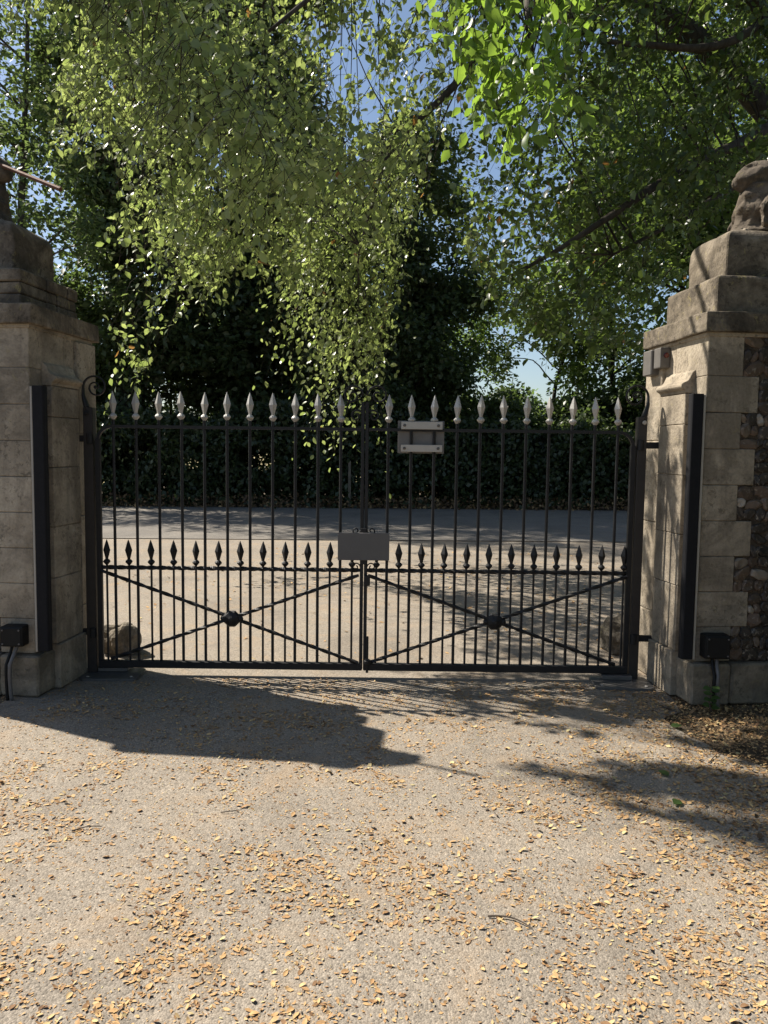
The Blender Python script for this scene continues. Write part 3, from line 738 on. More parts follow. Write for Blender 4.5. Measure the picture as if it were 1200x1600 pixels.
# shadows of the near crown must miss the parts of the drive that lie in the sun
LIT = [(-300, 1150), (560, 1106), (700, 1122), (800, 1126), (880, 1148), (960, 1160), (965, 1182), (900, 1200), (760, 1186), (900, 1225), (1000, 1268), (1200, 1335), (1500, 1420), (1500, 2600), (-300, 2600)]
LIT2 = [(140, 925), (560, 915), (700, 945), (740, 1035), (140, 1035)]
LIT3 = [(330, 1035), (620, 1035), (620, 1100), (330, 1062)]
def lands_ok(P):
    P = np.asarray(P); g = np.stack([P[:, 0] + SX * P[:, 2], P[:, 1] + SY * P[:, 2], np.zeros(len(P))], -1)
    ok = np.ones(len(P), bool); front = g[:, 1] > .6
    px = to_px(np.where(front[:, None], g, [0, 5, 0]))
    for k, poly in enumerate((LIT, LIT2, LIT3)): ok &= ~(front & inside(poly, px) & (rng.random(len(P)) > (.0, .08, .1)[k]))
    fr = np.where(front & (g[:, 1] < 5.25) & (g[:, 1] > 2.4) & (g[:, 0] < 3.2))[0]       # gaps between the twigs: streaks of sun
    if len(fr):
        al = g[fr, 0] * .89 - g[fr, 1] * .45; pe = g[fr, 0] * .45 + g[fr, 1] * .89
        st_ = np.array([noise.noise(Vector((a * 1.5, b * 6.0, .7))) + .5 * noise.noise(Vector((a * 4.0, b * 13.0, 4.7))) for a, b in zip(al, pe)])
        ok[fr] &= st_ > -.04
    # the reveal and the stepped cap of the right pillar stay dappled, not shut off from the sun
    k = (1.97 - P[:, 0]) / SX; yy = P[:, 1] + SY * k; zz = P[:, 2] - k
    hit = (k > 0) & (yy > 4.75) & (yy < 5.75) & (zz > -.2) & (zz < 3.1)
    if hit.any():
        i = np.where(hit)[0]
        nz = np.array([noise.noise(Vector((yy[q] * 7.0, zz[q] * 2.2, 3.3))) + .5 * noise.noise(Vector((yy[q] * 17.0, zz[q] * 5, 1.3))) for q in i])
        ok[i] &= nz > np.where(zz[i] > 2.3, .02, np.where(zz[i] > 1.2, .12, -.08))
    t = (P[:, 1] - 4.2) / -SY; nx, nz_ = P[:, 0] + SX * t, P[:, 2] - t         # the near spray hangs in full sun
    ok &= ~((t > .8) & (nx > .15) & (nx < 1.5) & (nz_ > 2.6) & (nz_ < 4.7) & (rng.random(len(P)) > .15))
    return ok & (g[:, 1] > 1.9)
def sample_region(poly, n, Y0, Y1):
    xs = [p[0] for p in poly]; ys = [p[1] for p in poly]; out = []
    while sum(len(o) for o in out) < n:
        q = np.stack([rng.uniform(min(xs), max(xs), n), rng.uniform(min(ys), max(ys), n)], -1); q = q[inside(poly, q)]
        Y = rng.uniform(Y0, Y1, len(q))
        d = np.array(_f)[None] + np.array(_r)[None] * ((q[:, :1] - 600) / FPX) - np.array(_u)[None] * ((q[:, 1:] - 800) / FPX)
        out.append(np.array([0, 0, CAM_H]) + d * (Y / d[:, 1])[:, None])
    return np.concatenate(out)[:n]
def clumpy(P, scale, thr, seed):
    k = np.array([noise.noise(Vector((p[0] * scale + seed, p[1] * scale, p[2] * scale))) for p in P])
    return k > thr

# ---------------------------------------------------------------- the overhanging beech (trunk outside the frame on the right)
beech = empty('beech_tree', (5.6, 9.6, 0)); tag(beech, 'large overhanging beech tree whose drooping leafy branches fill the top', 'tree')
BO = Vector((5.6, 9.6, 0))
def bl(pts): return [Vector(p) - BO for p in pts]
limb('trunk', bl([(5.6, 9.6, -.2), (5.55, 9.6, 1.5), (5.5, 9.55, 4), (5.3, 9.5, 7), (5.2, 9.6, 10)]), .48, .24, M['bark'], beech, 14, .05)
_, L1 = limb('limb', bl([(5.45, 9.6, 4.8), (3.6, 9.6, 6.6), (1.6, 9.6, 7.8), (-.4, 9.5, 8.2), (-2.8, 9.4, 7.9)]), .17, .05, M['bark'], beech)
_, L2 = limb('limb', bl([at(1320, 130, 8.6), at(1200, 195, 8.2), at(1090, 250, 7.9), at(960, 330, 7.7), at(880, 380, 7.6), at(800, 430, 7.5)]), .075, .014, M['bark'], beech)
_, L3 = limb('limb', bl([at(1330, 200, 8.9), at(1160, 285, 8.6), at(1060, 345, 8.3), at(960, 400, 8.2)]), .06, .012, M['bark'], beech)
_, L4 = limb('limb', bl([(5.4, 9.5, 5.2), (3.2, 7.6, 6.2), (1.9, 6.2, 6.0), (1.2, 5.2, 5.0), (.8, 4.6, 4.3), (.75, 4.25, 3.7)]), .11, .008, M['bark'], beech)
_, L5 = limb('limb', bl([at(900, -120, 9.5), at(800, 20, 9.3), at(715, 120, 9.0), at(650, 190, 8.8), at(600, 260, 8.7), at(560, 380, 8.6)]), .075, .012, M['bark'], beech)
_, L6 = limb('limb', bl([(1.6, 9.6, 7.8), (.6, 7.6, 6.6), (-.2, 6.2, 5.4), (-.9, 5.8, 4.6)]), .06, .012, M['bark'], beech)
_, L7 = limb('limb', bl([at(1300, -60, 8.0), at(1150, 60, 7.5), at(1000, 70, 7.3), at(900, 40, 7.2)]), .06, .014, M['bark'], beech)

T1 = [(60, -420), (140, 60), (70, 150), (85, 210), (195, 250), (190, 330), (180, 400), (200, 470), (180, 520), (195, 575), (225, 570), (260, 500), (320, 450), (400, 420), (440, 460), (480, 500), (505, 570), (530, 570), (545, 540), (560, 575), (580, 570), (598, 480), (640, 330), (690, 190), (720, 100), (760, -420)]
TC = [(455, 330), (640, 180), (640, 340), (605, 480), (590, 585), (560, 590), (545, 545), (520, 595), (500, 560), (470, 500), (440, 480)]
RC = [(700, -420), (715, 110), (745, 210), (720, 320), (735, 420), (775, 475), (850, 520), (930, 545), (1010, 545), (1025, 480), (1065, 430), (1090, 370), (1140, 300), (1230, 230), (1400, -420)]
NS = [(675, -120), (680, 60), (745, 150), (745, 215), (800, 240), (845, 180), (900, 150), (915, -120)]
def spray(starts, dirs, length, per, leaf_len, mat, name, sag, up=.75, hi=True, twig_r=.0035, asp=.62):
    P, A, Nv, polys = twig_leaves(starts, dirs, length, per, leaf_len, up, sag)
    L = leaf_len * rng.uniform(.5, 1.35, len(P)); W = L * asp * rng.uniform(.85, 1.15, len(P))
    return P, A, Nv, L, W, polys
def beech_region(poly, n, Y0, Y1, leaf, mat, per, length, sag, thr, seed, check=True, scale=1.3):
    S = sample_region(poly, n, Y0, Y1); S = S[clumpy(S, scale, thr, seed)]
    if check: S = S[lands_ok(S)]
    D = rng.normal(0, 1, (len(S), 3)) * [1, 1, .25] + [-.35, -.2, -.35]
    S = S - unit(D) * length * .5; S[:, 2] += length * sag * .3
    P, A, Nv, L, W, polys = spray(S, D, length, per, leaf, mat, '', sag)
    if check:
        ok = lands_ok(P); P, A, Nv, L, W = P[ok], A[ok], Nv[ok], L[ok], W[ok]
    return P, A, Nv, L, W, polys
def emit(P, A, Nv, L, W, mat, parent, origin, n_single, name='crown', leafname='leaf', near=None):
    """largest-showing n_single leaves become objects of their own, the rest one stuff mesh"""
    org = np.array(origin); px = to_px(P); dist = P[:, 1]
    vis = (px[:, 0] > 5) & (px[:, 0] < 1195) & (px[:, 1] > 5) & (px[:, 1] < 1000)
    score = np.where(vis, L / dist, 0); order = np.argsort(-score); one = order[:n_single]; rest = order[n_single:]
    me = leaf_mesh(name, P[rest] - org, A[rest], Nv[rest], L[rest], W[rest], mat); o = tag(link(name, me, mat, parent), kind='stuff')
    protos = []
    for k in range(6):
        pm = leaf_mesh(leafname, np.zeros((1, 3)), np.array([[1., 0, 0]]), np.array([[0, 0, 1.]]), np.array([1.]), np.array([.62]), mat, True, .08 + .05 * k, .1 + .05 * k); protos.append(pm)
    for q, i in enumerate(one):
        a = Vector(A[i]); nn = Vector(Nv[i]); sd = nn.cross(a).normalized(); nn = a.cross(sd)
        lf = bpy.data.objects.new(leafname, protos[q % 6]); col.objects.link(lf); lf.parent = parent
        l_ = float(L[i]); ww = float(W[i]) / .62
        p = Vector(P[i]) - Vector(origin)
        lf.matrix_local = Matrix(((a.x * l_, sd.x * ww, nn.x * l_, p.x), (a.y * l_, sd.y * ww, nn.y * l_, p.y), (a.z * l_, sd.z * ww, nn.z * l_, p.z), (0, 0, 0, 1)))
    return o
r1 = beech_region(T1, 3500, 7.8, 11.2, .092, M['leafT'], 10, .60, .75, .07, 3.0, scale=1.2)
T1L = [(178, 330), (330, 290), (370, 400), (335, 450), (270, 510), (232, 592), (190, 590), (178, 520), (198, 470), (176, 400)]
r9 = beech_region(T1L, 430, 8.4, 10.6, .088, M['leafT'], 10, .5, .9, -.22, 13.0, scale=1.7)
r2 = beech_region(TC, 560, 10.2, 12.2, .080, M['leafT'], 14, .85, 1.6, -.12, 8.0, scale=1.6)
PT = [np.concatenate(z) for z in zip(r1[:5], r2[:5], r9[:5])]
r3 = beech_region(RC, 7600, 6.6, 11.0, .078, M['leafR'], 10, .50, .40, -.02, 21.0, scale=1.3)
r4 = beech_region(NS, 120, 3.7, 4.7, .082, M['leafR'], 9, .38, .7, -.6, 5.0)
def shade_foliage(poly, n, k0, k1, thr=None):
    xs = [p[0] for p in poly]; ys = [p[1] for p in poly]
    q = np.stack([rng.uniform(min(xs), max(xs), n * 3), rng.uniform(min(ys), max(ys), n * 3)], -1); q = q[inside(poly, q)][:n]
    G = np.array([list(gnd(a, b)) for a, b in q])
    if thr is not None: G = G[np.array([noise.noise(Vector((g[0] * 2.0 + g[1] * 1.2, g[1] * 5.5, 2.2))) > thr for g in G])]
    k = rng.uniform(k0, k1, len(G))
    S = G + np.stack([-SX * k, -SY * k, k], -1)
    px = to_px(S); S = S[(inside(T1, px) | inside(RC, px) | (px[:, 1] < 0)) & (px[:, 1] < 420)]
    D = rng.normal(0, 1, (len(S), 3)) * [1, 1, .25] + [-.2, -.2, -.3]; S = S - unit(D) * .2
    P, A, Nv, L, W, polys = spray(S, D, .42, 10, .068, None, '', .5)
    ok = lands_ok(P); return P[ok], A[ok], Nv[ok], L[ok], W[ok], polys
SHA = [(985, 1072), (1450, 1072), (1450, 1225), (1200, 1192), (1060, 1165), (975, 1128)]
SHB = [(760, 1184), (880, 1206), (1010, 1190), (1200, 1210), (1450, 1260), (1450, 1430), (1200, 1342), (1000, 1274), (880, 1226)]
SH2 = [(600, 1048), (1010, 1050), (1040, 1160), (960, 1155), (880, 1142), (800, 1118), (660, 1108)]
SH3 = [(640, 860), (1010, 870), (1010, 1040), (800, 1035), (700, 960)]
r5 = shade_foliage(SHA, 800, 3.2, 6.6); r8 = shade_foliage(SHB, 850, 3.2, 6.6); r6 = shade_foliage(SH2, 520, 3.0, 6.2); r7 = shade_foliage(SH3, 420, 3.0, 7.0, -.05)
PT = [np.concatenate(z) for z in zip(PT, r5[:5], r6[:5], r7[:5], r8[:5])]
emit(*[a for a in PT], M['leafT'], beech, BO, 0, 'weeping_crown')
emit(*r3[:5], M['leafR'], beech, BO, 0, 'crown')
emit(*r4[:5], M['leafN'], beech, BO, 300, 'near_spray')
org = np.array(BO)
for r_, rad in ((r1, .005), (r2, .004), (r3, .0035), (r4, .003), (r5, .0035), (r6, .0035), (r7, .0035), (r8, .0035), (r9, .0035)):
    twig_mesh([p - org for p in r_[5]], rad, 'twigs', M['bark2'], beech)
# branchlets joining the sprays to the limbs
def branchlets(r_, limbs, count, rad):
    st = r_[5][0]; allp = [q for l in limbs for q in l]; arr = np.array([list(q) for q in allp]) + org
    for i in rng.choice(len(st), min(count, len(st)), replace=False):
        p = st[i]; dd = np.linalg.norm((arr - p) * [1, 1, .6] , axis=1); j = int(np.argmin(dd)); q = arr[j]
        if not (0.25 < dd[j] < 4.5): continue
        mid = (p + q) / 2 + rng.normal(0, .08, 3) + [0, 0, .12]
        limb('branch', [Vector(q - org), Vector(mid - org), Vector(p - org)], rad * (1 + .25 * min(dd[j], 3)), .004, M['bark2'], beech, 5, .05, 4)
branchlets(r1, (L1, L5, L6), 55, .008); branchlets(r2, (L1, L5), 14, .007); branchlets(r9, (L1,), 10, .007); branchlets(r3, (L2, L3, L7), 60, .009); branchlets(r4, (L4,), 14, .004)

# ---------------------------------------------------------------- trees beyond the road
def far_tree(name, label, X, Y, H, crown, mat, bark, leaf, n_clump, per_clump, trunk_r, lean=(0, 0), clump_r=.55, group='trees beyond the road', base_z=None, spread_n=10, ivy=0, seed=0, tmix=None, cut=None):
    """crown: list of (dx, dy, z, rx, ry, rz) ellipsoids about the trunk foot"""
    rs = np.random.default_rng(100 + seed); o = Vector((X, Y, 0))
    root = empty(name, o); tag(root, label, 'tree', group)
    top = max(c[2] + c[5] * .3 for c in crown)
    _, tp = limb('trunk', [(0, 0, -.1), (lean[0] * .25, lean[1] * .25, H * .25), (lean[0] * .6, lean[1] * .6, H * .55), (lean[0], lean[1], min(H * .9, top))], trunk_r, trunk_r * .22, bark, root, 10, .12 if trunk_r > .1 else .06)
    vol = np.array([c[3] * c[4] * c[5] for c in crown]) ** .7; vol = vol / vol.sum()
    cent = []
    for _ in range(n_clump):
        c = crown[rs.choice(len(crown), p=vol)]; d = unit(rs.normal(0, 1, 3)); r = rs.uniform(.35, 1.0) ** .6
        cent.append([c[0] + d[0] * c[3] * r, c[1] + d[1] * c[4] * r, c[2] + d[2] * c[5] * r])
    cent = np.array(cent)
    k = rs.integers(int(per_clump * .5), int(per_clump * 1.5), n_clump); idx = np.repeat(np.arange(n_clump), k); n = len(idx)
    rad = clump_r * rs.uniform(.6, 1.4, n_clump)
    d = unit(rs.normal(0, 1, (n, 3))) * (rs.random((n, 1)) ** .45) * rad[idx][:, None] * [1.15, 1.15, .72]
    P = cent[idx] + d; P[:, 2] -= (d[:, 0] ** 2 + d[:, 1] ** 2) * .25
    A = unit(d * [1, 1, .4] + rs.normal(0, .5, (n, 3)) * clump_r + [0, 0, -.15]); Nv = unit(np.array([0, 0, .8]) + rs.normal(0, .5, (n, 3)))
    if cut is not None:
        ok = cut(P + np.array(o)); P, A, Nv = P[ok], A[ok], Nv[ok]; n = len(P)
    L = leaf * rs.uniform(.65, 1.3, n)
    me = leaf_mesh('crown', P, A, Nv, L, L * .62, mat, hi=False); tag(link('crown', me, mat, root), kind='stuff')
    tpa = np.array([list(q) for q in tp])
    pick = rs.choice(n_clump, min(spread_n, n_clump), replace=False)
    for i in pick:
        c = cent[i]; want = c[2] - np.linalg.norm(c[:2]) * .55
        j = int(np.argmin(np.abs(tpa[:, 2] - want))); q = tpa[j]
        m_ = (q + c) / 2 + [0, 0, .15 * np.linalg.norm(c - q)] + rs.normal(0, .1, 3)
        limb('branch', [q, m_, c], trunk_r * .32 * (1 - .5 * j / len(tpa)), .012, bark, root, 6, .12, 4)
    if ivy:     # ivy sleeve round the stem
        zz = rs.uniform(.2, H * .62, ivy); aa = rs.uniform(0, 6.283, ivy); rr = trunk_r + rs.uniform(.02, .42, ivy) * (1 - .4 * zz / H)
        ctr = np.stack([np.interp(zz, tpa[:, 2], tpa[:, 0]), np.interp(zz, tpa[:, 2], tpa[:, 1]), zz], -1)
        out = np.stack([np.cos(aa), np.sin(aa), np.zeros(ivy)], -1)
        me = leaf_mesh('ivy', ctr + out * rr[:, None], unit(out * .3 + [0, 0, -1] + rs.normal(0, .4, (ivy, 3))), unit(out + [0, 0, .4] + rs.normal(0, .4, (ivy, 3))), .13 * rs.uniform(.6, 1.2, ivy), .12 * rs.uniform(.6, 1.2, ivy), M['leafD'], hi=False)
        tag(link('ivy', me, None, root), kind='stuff')
    return root
def X_at(px, Y): return at(px, 700, Y).x
def Z_at(py, Y): return at(600, py, Y).z
far_tree('ash_tree', 'airy pale ash tree at the far left with sky showing through', X_at(20, 21), 21, 15, [(0, 0, 18.5, 3.6, 2.5, 3.0), (0, 0, 12, 3.2, 2.5, 3.6), (1.2, 0, 8.3, 2.6, 2.2, 2.2), (-1.5, 0, 8, 2.5, 2, 3)], M['leafA'], M['bark'], 0.16, 260, 85, .20, (.6, .3), .55, spread_n=34, seed=1)
far_tree('ivy_clad_tree', 'dark ivy clad tree standing behind the left pillar', X_at(200, 24), 24, 17, [(0, 0, 19, 3.4, 3, 4.5), (0, 0, 11.5, 2.4, 2.4, 4.5), (.8, 0, 6.5, 2.6, 2.0, 3.2), (-1.6, 0, 5.2, 1.9, 1.6, 2.2)], M['leafD'], M['bark2'], 0.21, 430, 150, .38, (.3, 0), .65, spread_n=18, ivy=9000, seed=2)
far_tree('shade_tree', 'dense dark tree behind the hanging branches left of centre', X_at(370, 25.5), 25.5, 17, [(0, 0, 19, 4, 3, 5), (0, 0, 11, 3.0, 2.6, 5.5), (0, 0, 5.6, 3.2, 2.2, 2.6), (1.5, 0, 8, 2, 2, 3)], M['leafD'], M['bark2'], 0.22, 520, 150, .34, (-.2, .2), .7, spread_n=16, ivy=5000, seed=3)
far_tree('shade_tree', 'dense dark pointed tree just right of the gate centre', X_at(610, 24), 24, 13.5, [(.8, 0, 9.4, 1.7, 1.5, 2.6), (-.2, 0, 6.6, 2.1, 1.8, 2.6), (-.9, 0, 4.2, 2.2, 1.7, 1.9), (1.3, 0, 4.6, 1.6, 1.4, 1.5), (1.9, 0, 6.4, 1.0, 1.2, 1.2), (-2.2, 0, 8, 1.6, 1.6, 3)], M['leafD'], M['bark2'], 0.18, 340, 150, .30, (.9, 0), .55, spread_n=16, ivy=5000, seed=4)
far_tree('young_maple', 'slender leaning young tree with sky around its trunk', X_at(832, 27), 27, 8.2, [(1.2, 0, 5.6, 1.5, 1.5, 1.0), (-.8, 0, 6.3, 1.6, 1.4, 1.1), (.6, 0, 7.6, 1.9, 1.5, 1.1), (-1.5, 0, 4.7, 1.0, 1.0, .6), (1.9, 0, 4.6, .9, .9, .5), (-2.6, 0, 5.6, 1.1, 1.0, .8), (-2.0, 0, 7.4, 1.2, 1.0, .9)], M['leafF'], M['bark2'], 0.16, 115, 85, .13, (1.5, 0), .5, spread_n=16, seed=5)
far_tree('field_maple', 'thin stemmed tree right of the leaning tree, its crown over the right gate', X_at(962, 26), 26, 10, [(0, 0, 8.2, 2.6, 2, 1.8), (.5, 0, 5.0, 2.0, 1.6, 1.0), (-1.2, 0, 6.0, 1.5, 1.3, .9), (-.6, 0, 3.9, 1.3, 1.2, .6), (1.3, 0, 3.9, 1.0, 1.0, .8)], M['leafF'], M['bark2'], 0.17, 150, 90, .14, (-.4, .2), .55, spread_n=20, seed=6)
far_tree('tall_maple', 'tall broad tree rising behind the right pillar', X_at(1110, 22), 22, 15, [(0, 0, 18, 4, 3, 4), (0, 0, 10.5, 3.6, 2.6, 4.0), (-2.4, 0, 8.2, 2.2, 2, 2.0), (.5, 0, 5.2, 2.2, 2, 2.2)], M['leafF'], M['bark2'], 0.20, 400, 120, .28, (.2, 0), .65, spread_n=20, seed=7)
far_tree('tall_maple', 'tall loose crowned tree behind the upper centre with bright sky gaps', X_at(985, 30), 30, 17, [(0, 0, 20.5, 4.5, 3, 3.5), (0, 0, 13.6, 3.4, 2.4, 3.2), (2.5, 0, 11.5, 2.4, 2, 2.0), (-1.2, 0, 10.6, 1.6, 1.6, 1.3)], M['leafF'], M['bark2'], 0.20, 320, 110, .13, (-3.0, 0), .7, spread_n=14, seed=8)
for i, (px, Y, h, w, lab) in enumerate(((790, 33, 4.1, 2.6, 'low rounded green bush far behind the gate right of the sign'), (915, 36, 4.5, 2.6, 'rounded far bush below the thin stemmed tree'), (705, 34, 4.3, 2.4, 'far dark bush behind the centre of the hedge'), (1010, 33, 4.4, 2.0, 'far green bush beside the right pillar'))):
    far_tree('field_bush', lab, X_at(px, Y), Y, h, [(0, 0, h * .5, w, 2, h * .5)], M['leafF'], M['bark2'], .18, 90, 110, .08, (0, 0), .6, group='far bushes', spread_n=3, seed=20 + i)

for i, (px, Y, h, w, lab) in enumerate(((150, 25.2, 5.6, 2.2, 'dark holly like shrub behind the hedge next to the left pillar'), (265, 25.8, 6.2, 2.3, 'dark shrub behind the hedge below the ivy clad tree'), (400, 26.2, 5.8, 2.4, 'dark shrub mass behind the hedge below the hanging branches'), (500, 25.6, 6.0, 2.0, 'dark shrub behind the hedge just left of the gate centre'), (640, 25.4, 5.0, 1.9, 'dark shrub behind the hedge under the pointed tree'), (770, 25.0, 3.7, 1.3, 'low dark shrub rising behind the hedge right of the sign'), (880, 25.3, 3.5, 1.5, 'low dark shrub behind the hedge beside the leaning tree'), (985, 25.2, 4.4, 1.3, 'dark shrub behind the hedge next to the right gate post'))):
    far_tree('understorey_shrub', lab, X_at(px, Y), Y, h, [(0, 0, h * .48, w, 1.5, h * .5), (.6, 0, h * .75, w * .6, 1.2, h * .25)], M['leafD'], M['bark2'], .17, 110, 110, .09, (.1, 0), .55, group='dark shrubs behind the hedge', spread_n=5, seed=50 + i)
for i, (x, y, lab) in enumerate(((4.5, 3.7, 'unseen tall laurel beside the right pillar, added to block sky light'), (4.6, .9, 'unseen tall laurel nearest the viewer, added to block sky light'))):  # out of view, added to cut the sky light reaching the right pillar
    far_tree('light_blocking_laurel', lab, x, y, 6.2, [(0, 0, 2.4, 1.25, 1.5, 2.3), (.3, -.2, 4.4, 1.2, 1.4, 1.7)], M['leafD'], M['bark2'], .15, 190, 110, .10, (.1, 0), .5, group='unseen laurels added to block sky light', spread_n=8, seed=40 + i)

# hedge beyond the road
hedge = empty('hedge', (0, 23.3, 0)); tag(hedge, 'dark shaded hedge running along the far side of the road', 'hedge')
def hedge_line(x): return .06 * x
nl = 150000
hx = np.clip(rng.normal(0, 1, nl) * 1.5 + rng.uniform(-12, 12, nl), -15, 16); hz = rng.uniform(0.0, 1, nl) ** .85; top = np.array([2.75 + .8 * noise.noise(Vector((x * .45, 1.7, 0))) + .55 * noise.noise(Vector((x * 1.6, 4.7, 0))) - .02 * x for x in np.linspace(-16, 17, 400)])
th = np.interp(hx, np.linspace(-16, 17, 400), top); hz = hz * th
hy = rng.normal(0, .75, nl) * (1 - .2 * hz / th) + .062 * hx
dens = np.array([noise.noise(Vector((a * .9, b * .5, c * 1.3))) for a, b, c in zip(hx, hy, hz)])
keep = (dens > -.42) & ~((hz > 1.0) & (hz < 1.75) & (dens < -.20) & (hx < -3.2) & (hx > -8)); hx, hy, hz = hx[keep], hy[keep], hz[keep]; nl = len(hx)
P = np.stack([hx, hy, hz], -1); L = .15 * rng.uniform(.6, 1.3, nl)
me = leaf_mesh('foliage', P, unit(rng.normal(0, 1, (nl, 3)) + [0, -.3, -.3]), unit(rng.normal(0, .6, (nl, 3)) + [0, -.3, .7]), L, L * .65, M['leafH'], hi=False)
tag(link('foliage', me, None, hedge), kind='stuff')
for i in range(46):
    x = -15 + i * .69 + random.uniform(-.2, .2); y = .062 * x + random.uniform(-.2, .25)
    limb('stem', [(x, y, -.05), (x + random.uniform(-.15, .15), y, 1.0), (x + random.uniform(-.35, .35), y + random.uniform(-.2, .2), 2.3)], random.uniform(.02, .05), .01, M['bark2'], hedge, 5, .05, 3)
# rough bank of dry leaves and ground ivy in front of the hedge
nb = 9000
bxs = rng.uniform(-15, 16, nb); bys = 22.0 + .062 * bxs + rng.normal(0, .32, nb); bz = rng.random(nb) ** 2 * .32
P = np.stack([bxs, bys, bz], -1); L = .10 * rng.uniform(.5, 1.3, nb)
me = leaf_mesh('bank_undergrowth', P, unit(rng.normal(0, 1, (nb, 3))), unit(rng.normal(0, .5, (nb, 3)) + [0, -.2, .8]), L, L * .6, M['litterdark'], hi=False)
tag(link('bank_undergrowth', me, None), 'dry brown leaves and undergrowth along the foot of the hedge', 'undergrowth', kind='stuff')
st = at(546, 775, 21.9)
so = MB().box((-.04, -.04, 0), (.04, .04, 1.32)).build('wooden_stake', M['wood'], None, bevel=.008, jitter=.004); so.location = (st.x, 21.9, 0)
tag(so, 'thin pale wooden stake in front of the hedge left of the gate centre', 'stake')

# ---------------------------------------------------------------- leaf litter on the drive
def litter_protos(k, nx=4):
    out = []
    for i in range(k):
        rs = random.Random(40 + i); V = []; F = []
        asp = rs.uniform(.42, .68); curl = rs.uniform(-.45, .75); roll_ = rs.uniform(.1, .7)
        for a in range(nx + 1):
            t = a / nx; w_ = asp * .5 * (math.sin(math.pi * min(1, t * .96 + .02)) ** .75) + .004
            z = curl * (t - .5) ** 2
            for b in (-1, 0, 1):
                V.append((t - .5, b * w_ + rs.uniform(-.02, .02), z + abs(b) * roll_ * w_ * .7 + rs.uniform(-.02, .02)))
        zm = min(v[2] for v in V); V = [(x, y, z - zm) for x, y, z in V]
        for a in range(nx):
            for b in range(2): q = a * 3 + b; F.append((q, q + 3, q + 4, q + 1))
        out.append((np.array(V), F))
    return out
LP = litter_protos(10); LPC = litter_protos(6, 2)
def dens_at(x, y):
    n1 = noise.noise(Vector((x * 1.1 + 5, y * .8, .3))); n2 = noise.noise(Vector((x * 3.3, y * 3.1, 7.7))); n3 = noise.noise(Vector((x * 9, y * 9, 2.2)))
    d = .20 + .38 * n1 + .85 * n2 + .70 * n3
    d += .30 * max(0, (x + .1)) * (1 if y < 4 else .5) + .10 * max(0, -x - .8) * (y < 4.2)
    if x > 1.55 and y > 3.2: d += .35
    if 4.35 < y < 4.95 and -.75 < x < -.1: d += .55
    return d
def scatter(n, x0, x1, y0, y1, size, lo, hi, floor=.02):
    out = []
    while len(out) < n:
        y = y0 + (y1 - y0) * random.random() ** 1.15; x = random.uniform(x0, x1) * (.55 + .45 * y / 4)
        if random.random() < max(floor, min(1, dens_at(x, y))):
            out.append((x, y, (lo + (hi - lo) * random.random() ** 1.5) * size))
    return out
def litter_mesh(name, items, mat, z0, flat=1.0, tilt=.22, lp=None):
    Vs, Fs = [], []; b = 0
    for (x, y, s_) in items:
        V, F = random.choice(lp or LP); a = random.uniform(0, 6.283); ca, sa = math.cos(a), math.sin(a)
        tx, ty = random.gauss(0, tilt), random.gauss(0, tilt)
        X = (V[:, 0] * ca - V[:, 1] * sa) * s_; Y_ = (V[:, 0] * sa + V[:, 1] * ca) * s_; Z = V[:, 2] * s_ * flat * .7 + X * tx + Y_ * ty
        Z = Z - Z.min() + z0 + random.random() * .002
        Vs.append(np.stack([X + x, Y_ + y, Z], -1)); Fs += [tuple(i + b for i in f) for f in F]; b += len(V)
    me = bpy.data.meshes.new(name); me.from_pydata(np.concatenate(Vs).tolist(), [], Fs); me.update()
    for p in me.polygons: p.use_smooth = True
    me.materials.append(mat); return me
items = scatter(19000, -2.9, 2.9, 1.75, 5.3, .0180, .4, 1.75)
ip = to_px([(x, y, 0) for x, y, _ in items]); sc = np.array([s_ / y for (x, y, s_) in items]); sc[(ip[:, 0] < 8) | (ip[:, 0] > 1192) | (ip[:, 1] > 1592)] = 0
order = np.argsort(-sc); single = order[:300]; rest = order[300:]
tag(link('leaf_litter', litter_mesh('leaf_litter', [items[i] for i in rest], M['litter'], -.003), None), 'scattered drifts of small tan dry leaves over the whole drive', 'leaf litter', kind='stuff')
lm = []
for V, F in LP:
    me = bpy.data.meshes.new('fallen_leaf'); me.from_pydata(V.tolist(), [], F); me.update(); me.materials.append(M['litter'])
    for p in me.polygons: p.use_smooth = True
    lm.append(me)
for q, i in enumerate(single):
    x, y, s_ = items[i]
    o = bpy.data.objects.new('fallen_leaf', lm[q % len(lm)]); col.objects.link(o); o.location = (x, y, -.0025); o.scale = (s_, s_, s_)
    o.rotation_euler = (random.gauss(0, .12), random.gauss(0, .12), random.uniform(0, 6.283))
    tag(o, 'one of the larger dry tan leaves lying on the sunlit foreground tarmac', 'fallen leaf', 'larger fallen leaves in the foreground')
crumbs = scatter(60000, -2.9, 2.9, 1.75, 5.3, .011, .4, 1.6, .22)
tag(link('leaf_crumbs', litter_mesh('leaf_crumbs', crumbs, M['litter'], -.0035, lp=LPC), None), 'fine tan leaf crumbs scattered between the dry leaves', 'leaf litter', kind='stuff')
soil_items = [(1.3 + 2.1 * random.random() ** .6, random.uniform(2.5, 5.0), random.uniform(.012, .036)) for _ in range(4200)]
soil_items = [t for t in soil_items if t[0] > 1.62 + .45 * noise.noise(Vector((t[0] * 2, t[1] * 2, 0))) - .1 * (t[1] - 3.5) and not (t[0] > 1.97 and t[1] > 4.8)]
tag(link('verge_litter', litter_mesh('verge_litter', soil_items, M['litterdark'], -.009, 1.2, .4), None), 'brown leaf mould on the verge in front of the right pillar', 'leaf litter', kind='stuff')
apron_items = [(random.uniform(-3.2, 3.2), random.uniform(5.6, 13), random.uniform(.02, .05)) for _ in range(3500)]
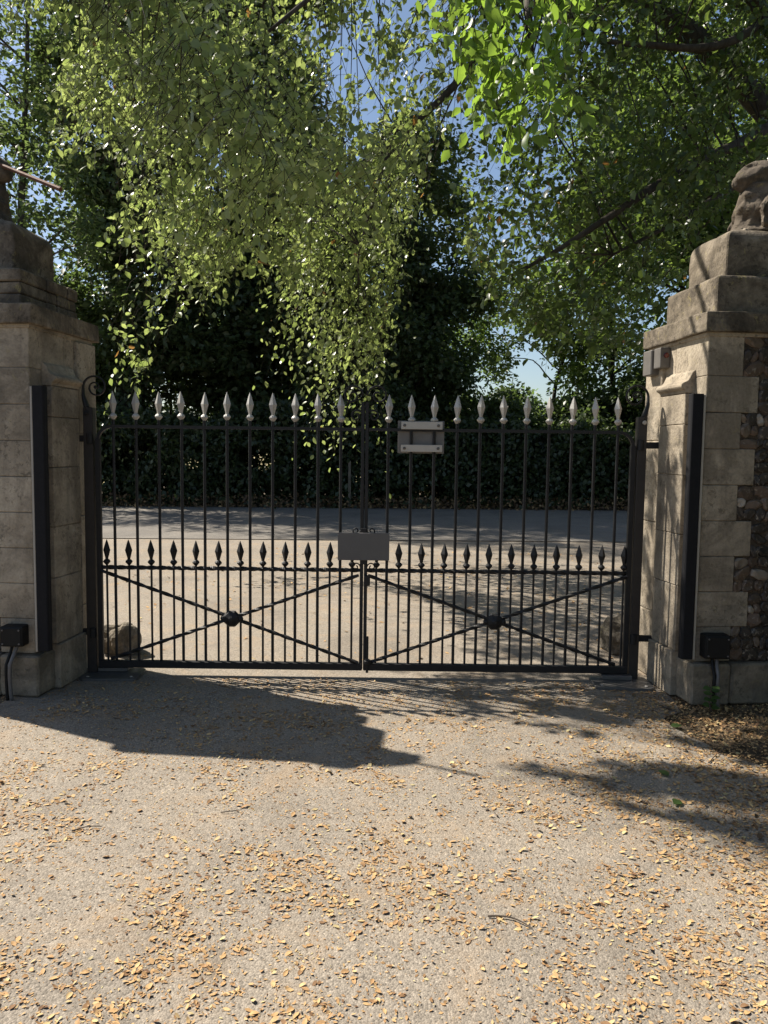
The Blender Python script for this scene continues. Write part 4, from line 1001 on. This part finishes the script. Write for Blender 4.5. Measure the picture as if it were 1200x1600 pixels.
apron_items = [t for t in apron_items if random.random() < max(.03, dens_at(t[0] * .6, t[1] * .5) * .7)]
tag(link('apron_litter', litter_mesh('apron_litter', apron_items, M['litter'], -.003), None), 'sparse dry leaves on the tarmac outside the gate', 'leaf litter', kind='stuff')

# twigs on the tarmac
def ground_twig(a, b, bow, r, label):
    A, B = gnd(*a), gnd(*b); d = B - A; nrm = Vector((-d.y, d.x, 0)).normalized()
    pts = [A + d * t + nrm * (bow * math.sin(math.pi * t)) + Vector((0, 0, .002 + .004 * math.sin(3 * t))) for t in [i / 10 for i in range(11)]]
    o = MB().tube(pts, [r * (1 - .5 * i / 10) for i in range(11)], 6).build('fallen_twig', M['twig'], None, smooth=True)
    return tag(o, label, 'twig', 'fallen twigs')
ground_twig((762, 1432), (832, 1452), .022, .0035, 'dark curved twig on the tarmac in the lower right foreground')
ground_twig((112, 1299), (160, 1292), .01, .003, 'short thin twig on the left of the sunny tarmac')
ground_twig((345, 1270), (378, 1266), -.008, .0025, 'tiny twig left of centre on the sunny tarmac')
ground_twig((1108, 1192), (1136, 1168), .006, .003, 'thin twig in the shade in front of the right pillar')
ground_twig((1030, 1102), (1075, 1118), -.02, .004, 'pale bent twig at the foot of the right pillar')

# ivy sprig by the right plinth
P0 = gnd(1112, 1112); sp = empty('ivy_sprig', P0); tag(sp, 'small green ivy sprig growing at the foot of the right pillar', 'plant')
MB().tube([(0, 0, 0), (-.01, .02, .05), (.01, .03, .11), (-.005, .04, .16)], [.004, .0035, .003, .002], 5).build('stem', M['twig'], sp)
for k in range(11):
    z = .02 + k * .0135; a = k * 2.4
    me = leaf_mesh('leaf', np.array([[.0, .02, z]]), unit(np.array([[math.cos(a), math.sin(a) * .6 - .3, .1]])), unit(np.array([[.2 * math.cos(a), -.5, .8]])), np.array([.045 + .02 * random.random()]), np.array([.045]), M['leafI'])
    link('leaf', me, None, sp)
for k, (px, py, lab) in enumerate(((1047, 1136, 'green leaf lying in the shade left of the right pillar foot'), (1045, 1214, 'green leaf lying on the shaded verge at right'), (1062, 1252, 'small green leaf at the edge of the verge shade'))):
    p = gnd(px, py); me = leaf_mesh('green_leaf', np.zeros((1, 3)), unit(np.array([[math.cos(k * 2.0), math.sin(k * 2.0), .15]])), np.array([[.1, -.2, 1.]]), np.array([.07]), np.array([.05]), M['leafI'])
    o = link('green_leaf', me, None); o.location = (p.x, p.y, .006); tag(o, lab, 'leaf')
